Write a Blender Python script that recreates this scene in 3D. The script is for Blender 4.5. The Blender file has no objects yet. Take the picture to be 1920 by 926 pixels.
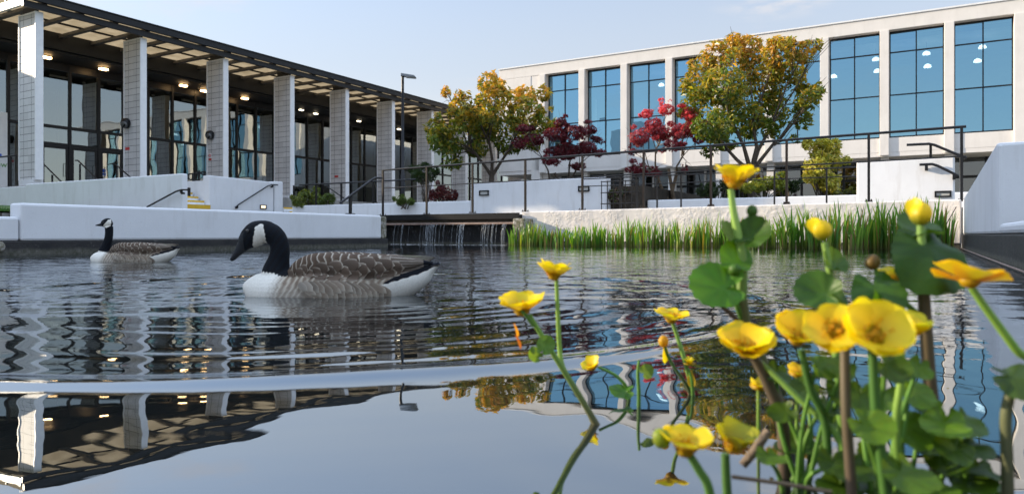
import bpy, bmesh, math, random
import numpy as np
from mathutils import Vector, Matrix, Quaternion

S = bpy.context.scene
COL = S.collection
R = math.radians
random.seed(7)
rng = np.random.default_rng(11)

# ------------------------------------------------------------------ camera
CAMZ, F, HX, HY = 0.24, 1322.0, 960.0, 440.0        # height over water, focal length and horizon in photo pixels
cam = bpy.data.cameras.new("camera")
cam.sensor_width = 36.0
cam.lens = 36.0 * F / 1920.0
cam.shift_y = -(463.0 - HY) / 1920.0
cam.clip_start, cam.clip_end = 0.05, 3000
cam.dof.use_dof = True
cam.dof.focus_distance = 4.2
cam.dof.aperture_fstop = 6.3
camo = bpy.data.objects.new("camera", cam)
COL.objects.link(camo)
camo.location = (0, 0, CAMZ)
camo.rotation_euler = (R(90), 0, 0)
S.camera = camo

# ------------------------------------------------------------------ axes: U runs along the pavilion, W across the pond
PHI = math.atan((1731 - 960) / F)
SN, CS = math.sin(PHI), math.cos(PHI)
def P(u, w, z): return Vector((u * SN + w * CS, u * CS - w * SN, z))
def uw(p): return (p[0] * SN + p[1] * CS, p[0] * CS - p[1] * SN)
def ray(x): return (x - HX) / F
def at(x, y, Y): return Vector((ray(x) * Y, Y, CAMZ + (HY - y) / F * Y))
def Yu(x, u): return u / (SN * ray(x) + CS)
def Yw(x, w): return w / (CS * ray(x) - SN)
def pu(x, y, u): return at(x, y, Yu(x, u))
def pw(x, y, w): return at(x, y, Yw(x, w))

# ------------------------------------------------------------------ light
SUN_EL = R(17)
HAZE, HAZE_COL, FILL_DECK_COL = .84, (2.02, 1.96, 1.98), (4.9, 5.8, 7.3)
hd = P(-0.28, -0.96, 0).normalized()
sd = Vector((hd.x * math.cos(SUN_EL), hd.y * math.cos(SUN_EL), math.sin(SUN_EL)))
SUN_ROT = math.atan2(hd.x, hd.y)
world = bpy.data.worlds.new("World")
S.world = world
world.use_nodes = True
wn = world.node_tree
bg = wn.nodes["Background"]
sky = wn.nodes.new("ShaderNodeTexSky")
sky.sky_type = 'NISHITA'
sky.sun_disc = False
sky.sun_elevation = SUN_EL
sky.sun_rotation = SUN_ROT
sky.air_density, sky.dust_density, sky.ozone_density = 1.0, 0.6, 2.0
def wnode(t, **k):
    n_ = wn.nodes.new(t)
    for a, b in k.items(): setattr(n_, a, b)
    return n_
def wmath(op, a, b=None, c=None):
    n_ = wnode("ShaderNodeMath", operation=op)
    for i, v in enumerate((a, b, c)):
        if v is None: continue
        if isinstance(v, (int, float)): n_.inputs[i].default_value = v
        else: wn.links.new(v, n_.inputs[i])
    return n_.outputs[0]
def wsmooth(v, a, b):
    n_ = wnode("ShaderNodeMapRange", interpolation_type='SMOOTHSTEP'); wn.links.new(v, n_.inputs[0])
    n_.inputs[1].default_value, n_.inputs[2].default_value = a, b
    return n_.outputs[0]
def wmix(f, a, b):
    n_ = wnode("ShaderNodeMix", data_type='RGBA')
    for i, v in ((0, f), (6, a), (7, b)):
        if isinstance(v, (int, float)): n_.inputs[i].default_value = v
        elif isinstance(v, tuple): n_.inputs[i].default_value = (*v, 1)
        else: wn.links.new(v, n_.inputs[i])
    return n_.outputs[2]
wtc = wnode("ShaderNodeTexCoord"); wsep = wnode("ShaderNodeSeparateXYZ"); wn.links.new(wtc.outputs["Generated"], wsep.inputs[0])
wz = wsep.outputs[2]
wmap = wnode("ShaderNodeMapping"); wmap.inputs["Scale"].default_value = (1.0, 1.0, 3.2); wn.links.new(wtc.outputs["Generated"], wmap.inputs[0])
wnz = wnode("ShaderNodeTexNoise"); wnz.inputs["Scale"].default_value = 2.6; wnz.inputs["Detail"].default_value = 7; wnz.inputs["Roughness"].default_value = .58
wn.links.new(wmap.outputs[0], wnz.inputs["Vector"])
# thin high haze whitens the low sky, cloud deck added overhead as fill light
hz = wmath('MULTIPLY', wmath('SUBTRACT', 1.0, wsmooth(wz, .05, .70)), HAZE)
hcol = wmix(wsmooth(wz, .0, .24), tuple(x * y for x, y in zip(HAZE_COL, (1.42, 1.36, 1.28))), HAZE_COL)
c1 = wmix(hz, sky.outputs[0], hcol)
deck = wmath('MULTIPLY', wsmooth(wz, .42, .75), wsmooth(wnz.outputs["Fac"], .25, .60))
low = wmath('MULTIPLY', wsmooth(wnz.outputs["Fac"], .56, .70), wmath('MULTIPLY', wsmooth(wz, .0, .06), .45))
c2 = wmix(low, c1, (2.6, 2.45, 2.45))
c3 = wmix(deck, c2, FILL_DECK_COL)
wdot = wnode("ShaderNodeVectorMath", operation='DISTANCE'); wsc = wnode("ShaderNodeVectorMath", operation='MULTIPLY'); wn.links.new(wtc.outputs["Generated"], wsc.inputs[0]); wsc.inputs[1].default_value = (.45, .45, 1.6)
wn.links.new(wsc.outputs[0], wdot.inputs[0]); wdot.inputs[1].default_value = (.340 * .45, .893 * .45, .296 * 1.6)
wn2 = wnode("ShaderNodeTexNoise"); wn2.inputs["Scale"].default_value = 22; wn2.inputs["Detail"].default_value = 6; wn.links.new(wmap.outputs[0], wn2.inputs["Vector"])
wisp = wmath('MULTIPLY', wmath('SUBTRACT', 1.0, wsmooth(wdot.outputs["Value"], .0, .045)), wsmooth(wn2.outputs["Fac"], .38, .66))
c3 = wmix(wmath('MULTIPLY', wisp, .75), c3, (2.7, 2.6, 2.6))
wn.links.new(c3, bg.inputs[0])
bg.inputs[1].default_value = 0.15
sun = bpy.data.lights.new("sun", 'SUN')
sun.energy, sun.angle, sun.color = 3.6, R(0.5), (1.0, 0.83, 0.61)
suno = bpy.data.objects.new("sun", sun)
COL.objects.link(suno)
suno.rotation_euler = sd.to_track_quat('Z', 'Y').to_euler()
S.view_settings.view_transform = 'Standard'
S.view_settings.look = 'None'
S.view_settings.exposure = 1.15
S.view_settings.gamma = 1.0
S.view_settings.use_curve_mapping = False
S.render.engine = 'CYCLES'
S.cycles.max_bounces = 8
S.cycles.transparent_max_bounces = 12
S.cycles.caustics_reflective = False
S.cycles.caustics_refractive = False
S.cycles.sample_clamp_indirect = 4.0

# ------------------------------------------------------------------ materials
class NT:
    def __init__(s, name):
        s.m = bpy.data.materials.new(name); s.m.use_nodes = True
        s.t = s.m.node_tree; s.t.nodes.clear()
        s.out = s.n("ShaderNodeOutputMaterial")
    def n(s, typ, **kw):
        nd = s.t.nodes.new(typ)
        for k, v in kw.items():
            if k.startswith("i_"):
                key = k[2:]
                key = int(key) if key.isdigit() else key.replace("_", " ")
                nd.inputs[key].default_value = v
            else: setattr(nd, k, v)
        return nd
    def l(s, a, b): s.t.links.new(a, b)
    def pos(s): return s.n("ShaderNodeNewGeometry").outputs["Position"]
    def obj(s): return s.n("ShaderNodeTexCoord").outputs["Object"]
    def uwz(s):
        p = s.pos()
        def dot(v):
            d = s.n("ShaderNodeVectorMath", operation='DOT_PRODUCT'); d.inputs[1].default_value = v
            s.l(p, d.inputs[0]); return d.outputs["Value"]
        return dot((SN, CS, 0)), dot((CS, -SN, 0)), dot((0, 0, 1))
    def math(s, op, a, b=None, c=None):
        m = s.n("ShaderNodeMath", operation=op)
        for i, v in enumerate((a, b, c)):
            if v is None: continue
            if isinstance(v, (int, float)): m.inputs[i].default_value = v
            else: s.l(v, m.inputs[i])
        return m.outputs[0]
    def noise(s, vec, scale, detail=4, rough=.55):
        nz = s.n("ShaderNodeTexNoise", i_Scale=scale, i_Detail=detail, i_Roughness=rough)
        if vec is not None: s.l(vec, nz.inputs["Vector"])
        return nz.outputs["Fac"]
    def ramp(s, fac, stops):
        r = s.n("ShaderNodeValToRGB")
        e = r.color_ramp.elements
        while len(e) < len(stops): e.new(.5)
        for i, (p, c) in enumerate(stops):
            e[i].position = p; e[i].color = (*c, 1) if len(c) == 3 else c
        s.l(fac, r.inputs[0]); return r.outputs[0]
    def mix(s, fac, a, b, typ='MIX'):
        m = s.n("ShaderNodeMix", data_type='RGBA', blend_type=typ)
        for sock, v in ((m.inputs[0], fac), (m.inputs[6], a), (m.inputs[7], b)):
            if isinstance(v, (int, float)): sock.default_value = v
            elif isinstance(v, tuple): sock.default_value = (*v, 1) if len(v) == 3 else v
            else: s.l(v, sock)
        return m.outputs[2]
    def bump(s, h, strength=.3, dist=.02):
        b = s.n("ShaderNodeBump", i_Strength=strength, i_Distance=dist)
        s.l(h, b.inputs["Height"]); return b.outputs[0]
    def bsdf(s, color, rough=.6, normal=None, metal=0.0, spec=.5, emit=None, estr=0, coat=0.0):
        b = s.n("ShaderNodeBsdfPrincipled")
        for k, v in (("Base Color", color), ("Roughness", rough), ("Normal", normal), ("Metallic", metal), ("Specular IOR Level", spec)):
            if v is None: continue
            if isinstance(v, (int, float)): b.inputs[k].default_value = v
            elif isinstance(v, tuple): b.inputs[k].default_value = (*v, 1) if len(v) == 3 else v
            else: s.l(v, b.inputs[k])
        if emit: b.inputs["Emission Color"].default_value = (*emit, 1); b.inputs["Emission Strength"].default_value = estr
        b.inputs["Coat Weight"].default_value = coat
        return b.outputs[0]
    def done(s, shader): s.l(shader, s.out.inputs["Surface"]); return s.m

def noisy(name, c1, c2, scale=4, rough=.6, bs=60, bstr=.15, bd=.01, metal=0.0, spec=.5, coat=0.0):
    t = NT(name); p = t.pos()
    c = t.ramp(t.noise(p, scale, 6, .65), [(.3, c1), (.7, c2)])
    return t.done(t.bsdf(c, rough, t.bump(t.noise(p, bs, 3), bstr, bd), metal, spec, coat=coat))

def painted_wall(name, base, stain, lumps=0.0):
    t = NT(name); p = t.pos(); u, w, z = t.uwz()
    big = t.noise(p, 1.3, 6, .65)
    cv = t.n("ShaderNodeCombineXYZ"); t.l(t.math('MULTIPLY', u, 4.3), cv.inputs[0]); t.l(t.math('MULTIPLY', w, 4.3), cv.inputs[1]); t.l(t.math('MULTIPLY', z, .8), cv.inputs[2])
    streak = t.noise(cv.outputs[0], 1.0, 7, .68)
    c = t.mix(t.ramp(big, [(.35, (0, 0, 0)), (.75, (1, 1, 1))]), base, tuple(x * .9 for x in base))
    c = t.mix(t.math('MULTIPLY', t.ramp(streak, [(.52, (0, 0, 0)), (.80, (1, 1, 1))]), .5), c, stain)
    c = t.mix(t.math('MULTIPLY', t.ramp(t.noise(p, 30, 3), [(.66, (0, 0, 0)), (.72, (1, 1, 1))]), .25), c, stain)
    h = t.noise(p, 45, 4)
    n = t.bump(h, .25, .006)
    if lumps:
        h2 = t.math('MULTIPLY', t.ramp(t.noise(p, 2.4, 3), [(.42, (.12, .12, .12)), (.66, (1, 1, 1))]), t.noise(p, 17, 5, .7))
        b = t.n("ShaderNodeBump", i_Strength=1.0, i_Distance=lumps); t.l(h2, b.inputs["Height"]); t.l(n, b.inputs["Normal"]); n = b.outputs[0]
    return t.done(t.bsdf(c, .7, n, spec=.25))

M = {}
M['wall'] = painted_wall("painted_wall", (.75, .76, .78), (.50, .48, .46))
M['wall_old'] = painted_wall("weathered_wall", (.68, .64, .61), (.42, .39, .36), .034)
M['facade'] = painted_wall("facade_concrete", (.71, .68, .645), (.55, .52, .48))
def band_mat():
    t = NT("dark_pond_paint"); p = t.pos(); u, w, z = t.uwz()
    c = t.ramp(t.noise(p, 3, 6, .65), [(.3, (.008, .008, .010)), (.7, (.034, .031, .029))])
    n1 = t.noise(p, 7, 6, .7)
    lvl = t.math('ADD', z, t.math('MULTIPLY', n1, .07))
    m1 = t.ramp(t.math('MULTIPLY', lvl, 4.0), [(.30, (1, 1, 1)), (.48, (0, 0, 0))])
    c = t.mix(t.math('MULTIPLY', m1, .75), c, t.ramp(t.noise(p, 22, 5, .7), [(.35, (.05, .052, .03)), (.65, (.15, .14, .12))]))
    c = t.mix(t.math('MULTIPLY', t.ramp(t.noise(p, 16, 4, .7), [(.64, (0, 0, 0)), (.70, (1, 1, 1))]), .5), c, (.20, .19, .18))
    return t.done(t.bsdf(c, .6, t.bump(t.noise(p, 30, 4), .5, .012), spec=.3))
M['band'] = band_mat()
M['black'] = noisy("black_metal", (.006, .006, .007), (.012, .012, .014), 8, .4, 90, .05, .002, spec=.3)
M['bronze'] = noisy("weathered_rail_metal", (.008, .006, .005), (.024, .014, .010), 9, .5, 70, .15, .004, spec=.3)
M['steel'] = noisy("galvanised_steel", (.10, .105, .11), (.16, .165, .17), 12, .4, 80, .05, .002, metal=.6)
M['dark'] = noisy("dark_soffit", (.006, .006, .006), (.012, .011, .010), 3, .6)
M['rafter'] = noisy("rafter_timber", (.09, .078, .068), (.17, .15, .13), 5, .6, 40, .2, .006)
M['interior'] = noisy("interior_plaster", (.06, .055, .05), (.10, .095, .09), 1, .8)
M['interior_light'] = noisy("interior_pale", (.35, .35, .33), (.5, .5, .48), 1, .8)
M['white_paint'] = noisy("white_paint", (.70, .70, .71), (.80, .80, .80), 5, .45, 80, .05, .003)
M['paving'] = noisy("paving", (.20, .19, .18), (.32, .31, .29), 3, .85, 40, .3, .01)
M['ground'] = noisy("ground_soil", (.10, .11, .07), (.18, .17, .12), .4, .9)
M['soil'] = noisy("bed_soil", (.02, .016, .012), (.06, .045, .03), 6, .95, 30, .6, .03)
M['yellow'] = noisy("yellow_step_paint", (.62, .36, .02), (.75, .47, .04), 6, .6, 50, .2, .005)
M['brown_stone'] = noisy("brown_slab", (.16, .10, .075), (.30, .21, .17), 7, .6, 30, .4, .01)
M['bark'] = noisy("bark", (.035, .026, .018), (.11, .085, .062), 14, .85, 40, .6, .02)
M['bark_pale'] = noisy("pale_bark", (.10, .07, .045), (.22, .16, .10), 14, .85, 40, .6, .02)
M['red_sign'] = noisy("red_sign", (.5, .03, .03), (.55, .04, .04), 3, .5)
M['blue_sign'] = noisy("blue_sign", (.02, .10, .45), (.02, .12, .5), 3, .4)
M['green_ink'] = noisy("green_ink", (.10, .28, .06), (.12, .3, .07), 3, .5)
def mossy():
    t = NT("mossy_concrete"); p = t.pos()
    c = t.ramp(t.noise(p, 14, 6, .7), [(.35, (.05, .055, .02)), (.5, (.22, .20, .15)), (.65, (.45, .43, .40))])
    return t.done(t.bsdf(c, .9, t.bump(t.noise(p, 25, 5), .8, .03)))
M['mossy'] = mossy()
def emis(name, col, st):
    t = NT(name); e = t.n("ShaderNodeEmission", i_Strength=st); e.inputs[0].default_value = (*col, 1); return t.done(e.outputs[0])
M['lamp_warm'] = emis("warm_lamp", (1.0, .62, .28), 10)
M['lamp_dim'] = emis("dim_lamp", (1.0, .8, .55), .9)
M['pendant'] = emis("pendant_glow", (1.0, .95, .88), 3.2)
M['spot_glow'] = emis("spot_glow", (1.0, .85, .6), 4)

def tile_mat():
    t = NT("fin_tile"); u, w, z = t.uwz()
    fz = t.math('FRACT', t.math('DIVIDE', z, .232)); wz = t.math('FRACT', t.math('DIVIDE', t.math('ADD', w, 25.5), .485))
    gz = t.math('LESS_THAN', fz, .075); gw = t.math('LESS_THAN', t.math('ABSOLUTE', t.math('SUBTRACT', wz, .5)), .018)
    g = t.math('MAXIMUM', gz, gw)
    cell = t.n("ShaderNodeCombineXYZ"); t.l(t.math('FLOOR', t.math('DIVIDE', z, .232)), cell.inputs[0]); t.l(t.math('FLOOR', t.math('ADD', t.math('DIVIDE', w, .485), .5)), cell.inputs[1]); t.l(t.math('FLOOR', t.math('DIVIDE', u, 1.7)), cell.inputs[2])
    wn_ = t.n("ShaderNodeTexWhiteNoise"); t.l(cell.outputs[0], wn_.inputs["Vector"])
    c = t.ramp(wn_.outputs["Value"], [(0, (.56, .55, .55)), (1, (.70, .69, .69))])
    c = t.mix(t.math('MULTIPLY', t.noise(t.pos(), 2.5, 5), .35), c, (.42, .41, .40))
    c = t.mix(g, c, (.14, .14, .145))
    n = t.bump(t.math('SUBTRACT', 1.0, g), .6, .01)
    return t.done(t.bsdf(c, .55, n, spec=.25))
M['tile'] = tile_mat()

def canopy_mat():
    t = NT("translucent_canopy"); p = t.pos()
    c = t.ramp(t.noise(p, 1.5, 5, .7), [(.3, (.48, .41, .30)), (.7, (.66, .58, .45))])
    d = t.n("ShaderNodeBsdfDiffuse"); tr = t.n("ShaderNodeBsdfTranslucent")
    t.l(c, d.inputs[0]); t.l(c, tr.inputs[0])
    m = t.n("ShaderNodeMixShader", i_0=.85); t.l(d.outputs[0], m.inputs[1]); t.l(tr.outputs[0], m.inputs[2])
    return t.done(m.outputs[0])
M['canopy'] = canopy_mat()

def glass_mat(name, tint, refl, base, thru, wav=.0):
    """coated facade glass: mirror-like coat over a tinted see-through pane"""
    t = NT(name); p = t.pos()
    nrm = t.bump(t.noise(p, 1.1, 1), wav, .05) if wav else None
    g = t.n("ShaderNodeBsdfGlossy", i_Roughness=.0); g.inputs[0].default_value = (*tint, 1)
    tr = t.n("ShaderNodeBsdfTransparent"); tr.inputs[0].default_value = (*thru, 1)
    fr = t.n("ShaderNodeFresnel", i_IOR=1.5)
    if nrm: t.l(nrm, g.inputs["Normal"])
    fac = t.math('ADD', t.math('MULTIPLY', fr.outputs[0], 1.0 - refl), refl)
    m = t.n("ShaderNodeMixShader"); t.l(fac, m.inputs[0]); t.l(tr.outputs[0], m.inputs[1]); t.l(g.outputs[0], m.inputs[2])
    return t.done(m.outputs[0])
M['glass'] = glass_mat("pavilion_glass", (.80, .90, .94), .27, 0, (.40, .46, .46), .06)
M['blue_glass'] = glass_mat("blue_coated_glass", (.33, .65, .88), .66, 0, (.42, .58, .64), .04)
M['dark_glass'] = glass_mat("dark_glass", (.75, .8, .85), .15, 0, (.25, .28, .3), .1)

def water_mat():
    t = NT("pond_water"); p = t.pos()
    sc = t.n("ShaderNodeMapping"); sc.inputs["Scale"].default_value = (1, 1, 1); t.l(p, sc.inputs[0])
    sepd = t.n("ShaderNodeVectorMath", operation='LENGTH'); t.l(p, sepd.inputs[0])
    far = t.n("ShaderNodeMapRange", i_1=1.3, i_2=5.0, i_3=.02, i_4=1.0); t.l(sepd.outputs["Value"], far.inputs[0])
    h = t.math('ADD', t.noise(p, 9, 2), t.math('MULTIPLY', t.noise(p, 26, 2), .35))
    h = t.math('MULTIPLY', h, far.outputs[0])
    n = t.bump(h, .20, .02)
    g = t.n("ShaderNodeBsdfGlossy", i_Roughness=.0); g.inputs[0].default_value = (.90, .93, .96, 1); t.l(n, g.inputs["Normal"])
    d = t.n("ShaderNodeBsdfDiffuse"); d.inputs[0].default_value = (.006, .008, .009, 1)
    fr = t.n("ShaderNodeFresnel", i_IOR=1.55); t.l(n, fr.inputs["Normal"])
    mr = t.n("ShaderNodeMapRange", i_1=.04, i_2=1.0, i_3=.36, i_4=1.0); t.l(fr.outputs[0], mr.inputs[0])
    m = t.n("ShaderNodeMixShader"); t.l(mr.outputs[0], m.inputs[0]); t.l(d.outputs[0], m.inputs[1]); t.l(g.outputs[0], m.inputs[2])
    return t.done(m.outputs[0])
M['water'] = water_mat()
def fall_mat():
    t = NT("falling_water")
    g = t.n("ShaderNodeBsdfPrincipled"); g.inputs["Base Color"].default_value = (.75, .8, .85, 1); g.inputs["Roughness"].default_value = .15
    tr = t.n("ShaderNodeBsdfTransparent")
    nz = t.ramp(t.noise(t.pos(), 60, 3), [(.4, (0, 0, 0)), (.62, (1, 1, 1))])
    m = t.n("ShaderNodeMixShader"); t.l(t.math('MULTIPLY', nz, .28), m.inputs[0]); t.l(tr.outputs[0], m.inputs[1]); t.l(g.outputs[0], m.inputs[2])
    return t.done(m.outputs[0])
M['fall'] = fall_mat()

def leaf_mat(name, rough=.4, trans=.35, gloss=.5, tcol=(1.0, 1.0, .45)):
    """colour comes from the per-leaf attribute"""
    t = NT(name)
    a = t.n("ShaderNodeAttribute", attribute_name="col")
    b = t.bsdf(a.outputs["Color"], rough, None, spec=gloss)
    tr = t.n("ShaderNodeBsdfTranslucent"); t.l(t.mix(1.0, a.outputs["Color"], tcol, 'MULTIPLY'), tr.inputs[0])
    m = t.n("ShaderNodeMixShader", i_0=trans); t.l(b, m.inputs[1]); t.l(tr.outputs[0], m.inputs[2])
    return t.done(m.outputs[0])
M['leaf'] = leaf_mat("tree_leaf", .34, .4, .45, (1.4, 1.25, .4))
M['maple'] = leaf_mat("maple_leaf", .5, .35, .3, (1.3, .7, .7))
M['reed'] = leaf_mat("iris_blade", .35, .35, .4, (1.3, 1.2, .3))
M['grassm'] = leaf_mat("grass_blade", .6, .3, .2)
M['petal'] = leaf_mat("marigold_petal", .42, .50, .35, (1.1, 1.04, .5))
M['marigold_leaf'] = leaf_mat("marigold_leaf", .42, .42, .3, (1.5, 1.3, .25))
def leaf_veins(m):
    nt = m.node_tree; b = next(n for n in nt.nodes if n.type == 'BSDF_PRINCIPLED')
    tc = nt.nodes.new('ShaderNodeTexCoord'); nz = nt.nodes.new('ShaderNodeTexNoise'); nz.inputs['Scale'].default_value = 130; bp = nt.nodes.new('ShaderNodeBump'); bp.inputs['Strength'].default_value = .35; bp.inputs['Distance'].default_value = .002
    nt.links.new(tc.outputs['Object'], nz.inputs['Vector']); nt.links.new(nz.outputs['Fac'], bp.inputs['Height']); nt.links.new(bp.outputs[0], b.inputs['Normal'])
leaf_veins(M['marigold_leaf'])
def attr_mat(name, rough, spec=.3, bs=0, bstr=.3):
    t = NT(name); a = t.n("ShaderNodeAttribute", attribute_name="col")
    n = t.bump(t.noise(t.obj(), bs, 4, .7), bstr, .004) if bs else None
    return t.done(t.bsdf(a.outputs["Color"], rough, n, spec=spec))
M['goose'] = attr_mat("goose_plumage", .7, .12, 190, .35)
M['feather'] = attr_mat("feather_vane", .6, .2, 320, .25)
M['stem'] = attr_mat("plant_stem", .5, .25)
M['eye'] = noisy("eye", (.005, .004, .004), (.01, .008, .006), 3, .08, 10, 0)

# ------------------------------------------------------------------ mesh helpers
ORG = {}
class MB:
    def __init__(s): s.v, s.f, s.c, s.sm = [], [], [], []
    def add(s, vs, fs, col=None, smooth=False):
        o = len(s.v); s.v += [tuple(v) for v in vs]
        for f in fs: s.f.append(tuple(i + o for i in f)); s.sm.append(smooth)
        s.c += [col or (1, 1, 1)] * len(vs)
        return s
    def hexa(s, b, t, col=None):
        return s.add(list(b) + list(t), [(3, 2, 1, 0), (4, 5, 6, 7), (0, 1, 5, 4), (1, 2, 6, 5), (2, 3, 7, 6), (3, 0, 4, 7)], col)
    def box(s, u0, u1, w0, w1, z0, z1, z1b=None):
        """box in u, w, z; z1b: another top at the w1 end"""
        zb = z1 if z1b is None else z1b
        c = [(u0, w0), (u0, w1), (u1, w1), (u1, w0)]
        return s.hexa([P(u, w, z0) for u, w in c], [P(c[0][0], c[0][1], z1), P(c[1][0], c[1][1], zb), P(c[2][0], c[2][1], zb), P(c[3][0], c[3][1], z1)])
    def prism(s, poly, z0, tops):
        """vertical prism over a u, w polygon with a top height per corner"""
        n = len(poly); tops = [tops] * n if isinstance(tops, (int, float)) else tops
        vs = [P(u, w, z0) for u, w in poly] + [P(u, w, z) for (u, w), z in zip(poly, tops)]
        fs = [tuple(range(n - 1, -1, -1)), tuple(range(n, 2 * n))] + [(i, (i + 1) % n, (i + 1) % n + n, i + n) for i in range(n)]
        return s.add(vs, fs)
    def tube(s, pts, r, n=8, col=None, cols=None):
        pts = [Vector(p) for p in pts]; k = len(pts)
        rs = r if isinstance(r, (list, tuple)) else [r] * k
        vs, fs, ring = [], [], None
        up = None
        for i, p in enumerate(pts):
            d = (pts[min(i + 1, k - 1)] - pts[max(i - 1, 0)]).normalized()
            if up is None:
                up = d.orthogonal().normalized()
            up = (up - d * up.dot(d)).normalized(); sd_ = d.cross(up)
            for j in range(n):
                a = 2 * math.pi * j / n + math.pi / n
                vs.append(p + (up * math.cos(a) + sd_ * math.sin(a)) * rs[i])
        for i in range(k - 1):
            for j in range(n):
                fs.append((i * n + j, i * n + (j + 1) % n, (i + 1) * n + (j + 1) % n, (i + 1) * n + j))
        o = len(s.v); s.add(vs, fs, col, n > 4)
        s.add([vs[j] for j in range(n)], [tuple(range(n - 1, -1, -1))], cols[0] if cols else col)
        s.add([vs[(k - 1) * n + j] for j in range(n)], [tuple(range(n))], cols[-1] if cols else col)
        if cols:
            for i in range(k):
                for j in range(n): s.c[o + i * n + j] = cols[i]
        return s
    def bar(s, p, q, a, b):
        """rectangular bar between two points: a wide (horizontal), b high"""
        p, q = Vector(p), Vector(q); d = (q - p).normalized()
        side = d.cross(Vector((0, 0, 1)))
        if side.length < 1e-3: side = P(1, 0, 0)
        side.normalize(); up = side.cross(d)
        vs = []
        for c in (p, q):
            for sx, sy in ((-1, -1), (1, -1), (1, 1), (-1, 1)): vs.append(c + side * sx * a / 2 + up * sy * b / 2)
        return s.add(vs, [(3, 2, 1, 0), (4, 5, 6, 7), (0, 1, 5, 4), (1, 2, 6, 5), (2, 3, 7, 6), (3, 0, 4, 7)])
    def lathe(s, prof, base, n=16, axis=None, col=None):
        """(r, h) profile turned about an axis through base"""
        q = (Vector(axis).to_track_quat('Z', 'Y') if axis is not None else Quaternion())
        vs, fs = [], []
        for r, h in prof:
            for j in range(n):
                a = 2 * math.pi * j / n
                vs.append(Vector(base) + q @ Vector((r * math.cos(a), r * math.sin(a), h)))
        for i in range(len(prof) - 1):
            for j in range(n): fs.append((i * n + j, i * n + (j + 1) % n, (i + 1) * n + (j + 1) % n, (i + 1) * n + j))
        fs.append(tuple(range(n - 1, -1, -1))); fs.append(tuple((len(prof) - 1) * n + j for j in range(n)))
        return s.add(vs, fs, col, True)
    def build(s, name, mat, parent=None, org=None, bevel=0.0, col=False, recalc=False):
        if parent is not None: org = ORG[parent.name]
        if org is None:
            a = np.array(s.v); org = Vector((*(a.min(0)[:2] + a.max(0)[:2]) / 2, a[:, 2].min()))
        org = Vector(org)
        me = bpy.data.meshes.new(name)
        me.from_pydata([(v[0] - org.x, v[1] - org.y, v[2] - org.z) for v in s.v], [], s.f)
        me.materials.append(M[mat] if isinstance(mat, str) else mat)
        me.polygons.foreach_set("use_smooth", s.sm)
        if col:
            ca = me.color_attributes.new("col", 'FLOAT_COLOR', 'POINT')
            a = np.ones((len(s.v), 4), np.float32); a[:, :3] = np.array(s.c, np.float32); ca.data.foreach_set("color", a.ravel())
        if recalc:
            bm = bmesh.new(); bm.from_mesh(me); bmesh.ops.recalc_face_normals(bm, faces=bm.faces); bm.to_mesh(me); bm.free()
        o = bpy.data.objects.new(name, me); COL.objects.link(o)
        if parent is not None: o.parent = parent
        else: o.location = org
        ORG[o.name] = org
        if bevel:
            b = o.modifiers.new("bevel", 'BEVEL'); b.width = bevel; b.segments = 2; b.limit_method = 'ANGLE'; b.harden_normals = False
        return o

def tag(o, label, cat, group=None):
    o["label"] = label; o["category"] = cat
    if group: o["group"] = group
    return o
def struct(o, kind='structure'): o["kind"] = kind; return o
def thing(name, label, cat, loc, group=None):
    o = bpy.data.objects.new(name, None); COL.objects.link(o); o.empty_display_size = .2
    o.location = loc; ORG[o.name] = Vector(loc)
    return tag(o, label, cat, group)
def copy_tree(o, loc=None, parent=None):
    c = o.copy(); COL.objects.link(c)
    if parent is not None: c.parent = parent
    if loc is not None: c.location = loc
    ORG[c.name] = Vector(loc) if loc is not None else ORG[parent.name]
    for ch in list(o.children): copy_tree(ch, None, c)
    return c
def np_mesh(name, V, Fq, mat, parent=None, org=(0, 0, 0), cols=None, smooth=False):
    """numpy verts (n,3) and faces (m,k) with the same k"""
    org = ORG[parent.name] if parent is not None else Vector(org)
    me = bpy.data.meshes.new(name)
    V = np.asarray(V, np.float32) - np.array(org, np.float32); Fq = np.asarray(Fq, np.int32)
    k = Fq.shape[1]
    me.vertices.add(len(V)); me.vertices.foreach_set("co", V.ravel())
    me.loops.add(Fq.size); me.loops.foreach_set("vertex_index", Fq.ravel())
    me.polygons.add(len(Fq)); me.polygons.foreach_set("loop_start", np.arange(0, Fq.size, k, dtype=np.int32))
    me.update(calc_edges=True)
    me.polygons.foreach_set("use_smooth", np.full(len(Fq), smooth))
    if cols is not None:
        ca = me.color_attributes.new("col", 'FLOAT_COLOR', 'POINT')
        a = np.ones((len(V), 4), np.float32); a[:, :3] = cols; ca.data.foreach_set("color", a.ravel())
    me.materials.append(M[mat]); me.validate()
    o = bpy.data.objects.new(name, me); COL.objects.link(o)
    if parent is not None: o.parent = parent
    else: o.location = org
    ORG[o.name] = Vector(org)
    return o

# ------------------------------------------------------------------ ground and water
WL, WR, UB = -9.18, .57, 13.9          # pond edges
def quad_sheet(name, rects, z, mat):
    m = MB()
    for u0, u1, w0, w1 in rects: m.add([P(u0, w0, z), P(u0, w1, z), P(u1, w1, z), P(u1, w0, z)], [(0, 1, 2, 3)])
    return struct(m.build(name, mat, org=(0, 0, 0)))
quad_sheet('ground', [(-900, 10.75, -900, WL - .1), (10.75, 14.6, -900, -12.7), (14.6, 900, -900, WL - .1), (-900, 900, WR + .2, 900), (UB + .1, 900, WL - .1, WR + .2), (-900, -8, WL - .1, WR + .2)], .10, 'ground')
pd = MB(); pd.add([P(-8, -13, -.7), P(-8, WR, -.7), P(16, WR, -.7), P(16, -13, -.7)], [(0, 1, 2, 3)])
struct(pd.build('pond_bed', 'soil', org=(0, 0, 0)))
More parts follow.
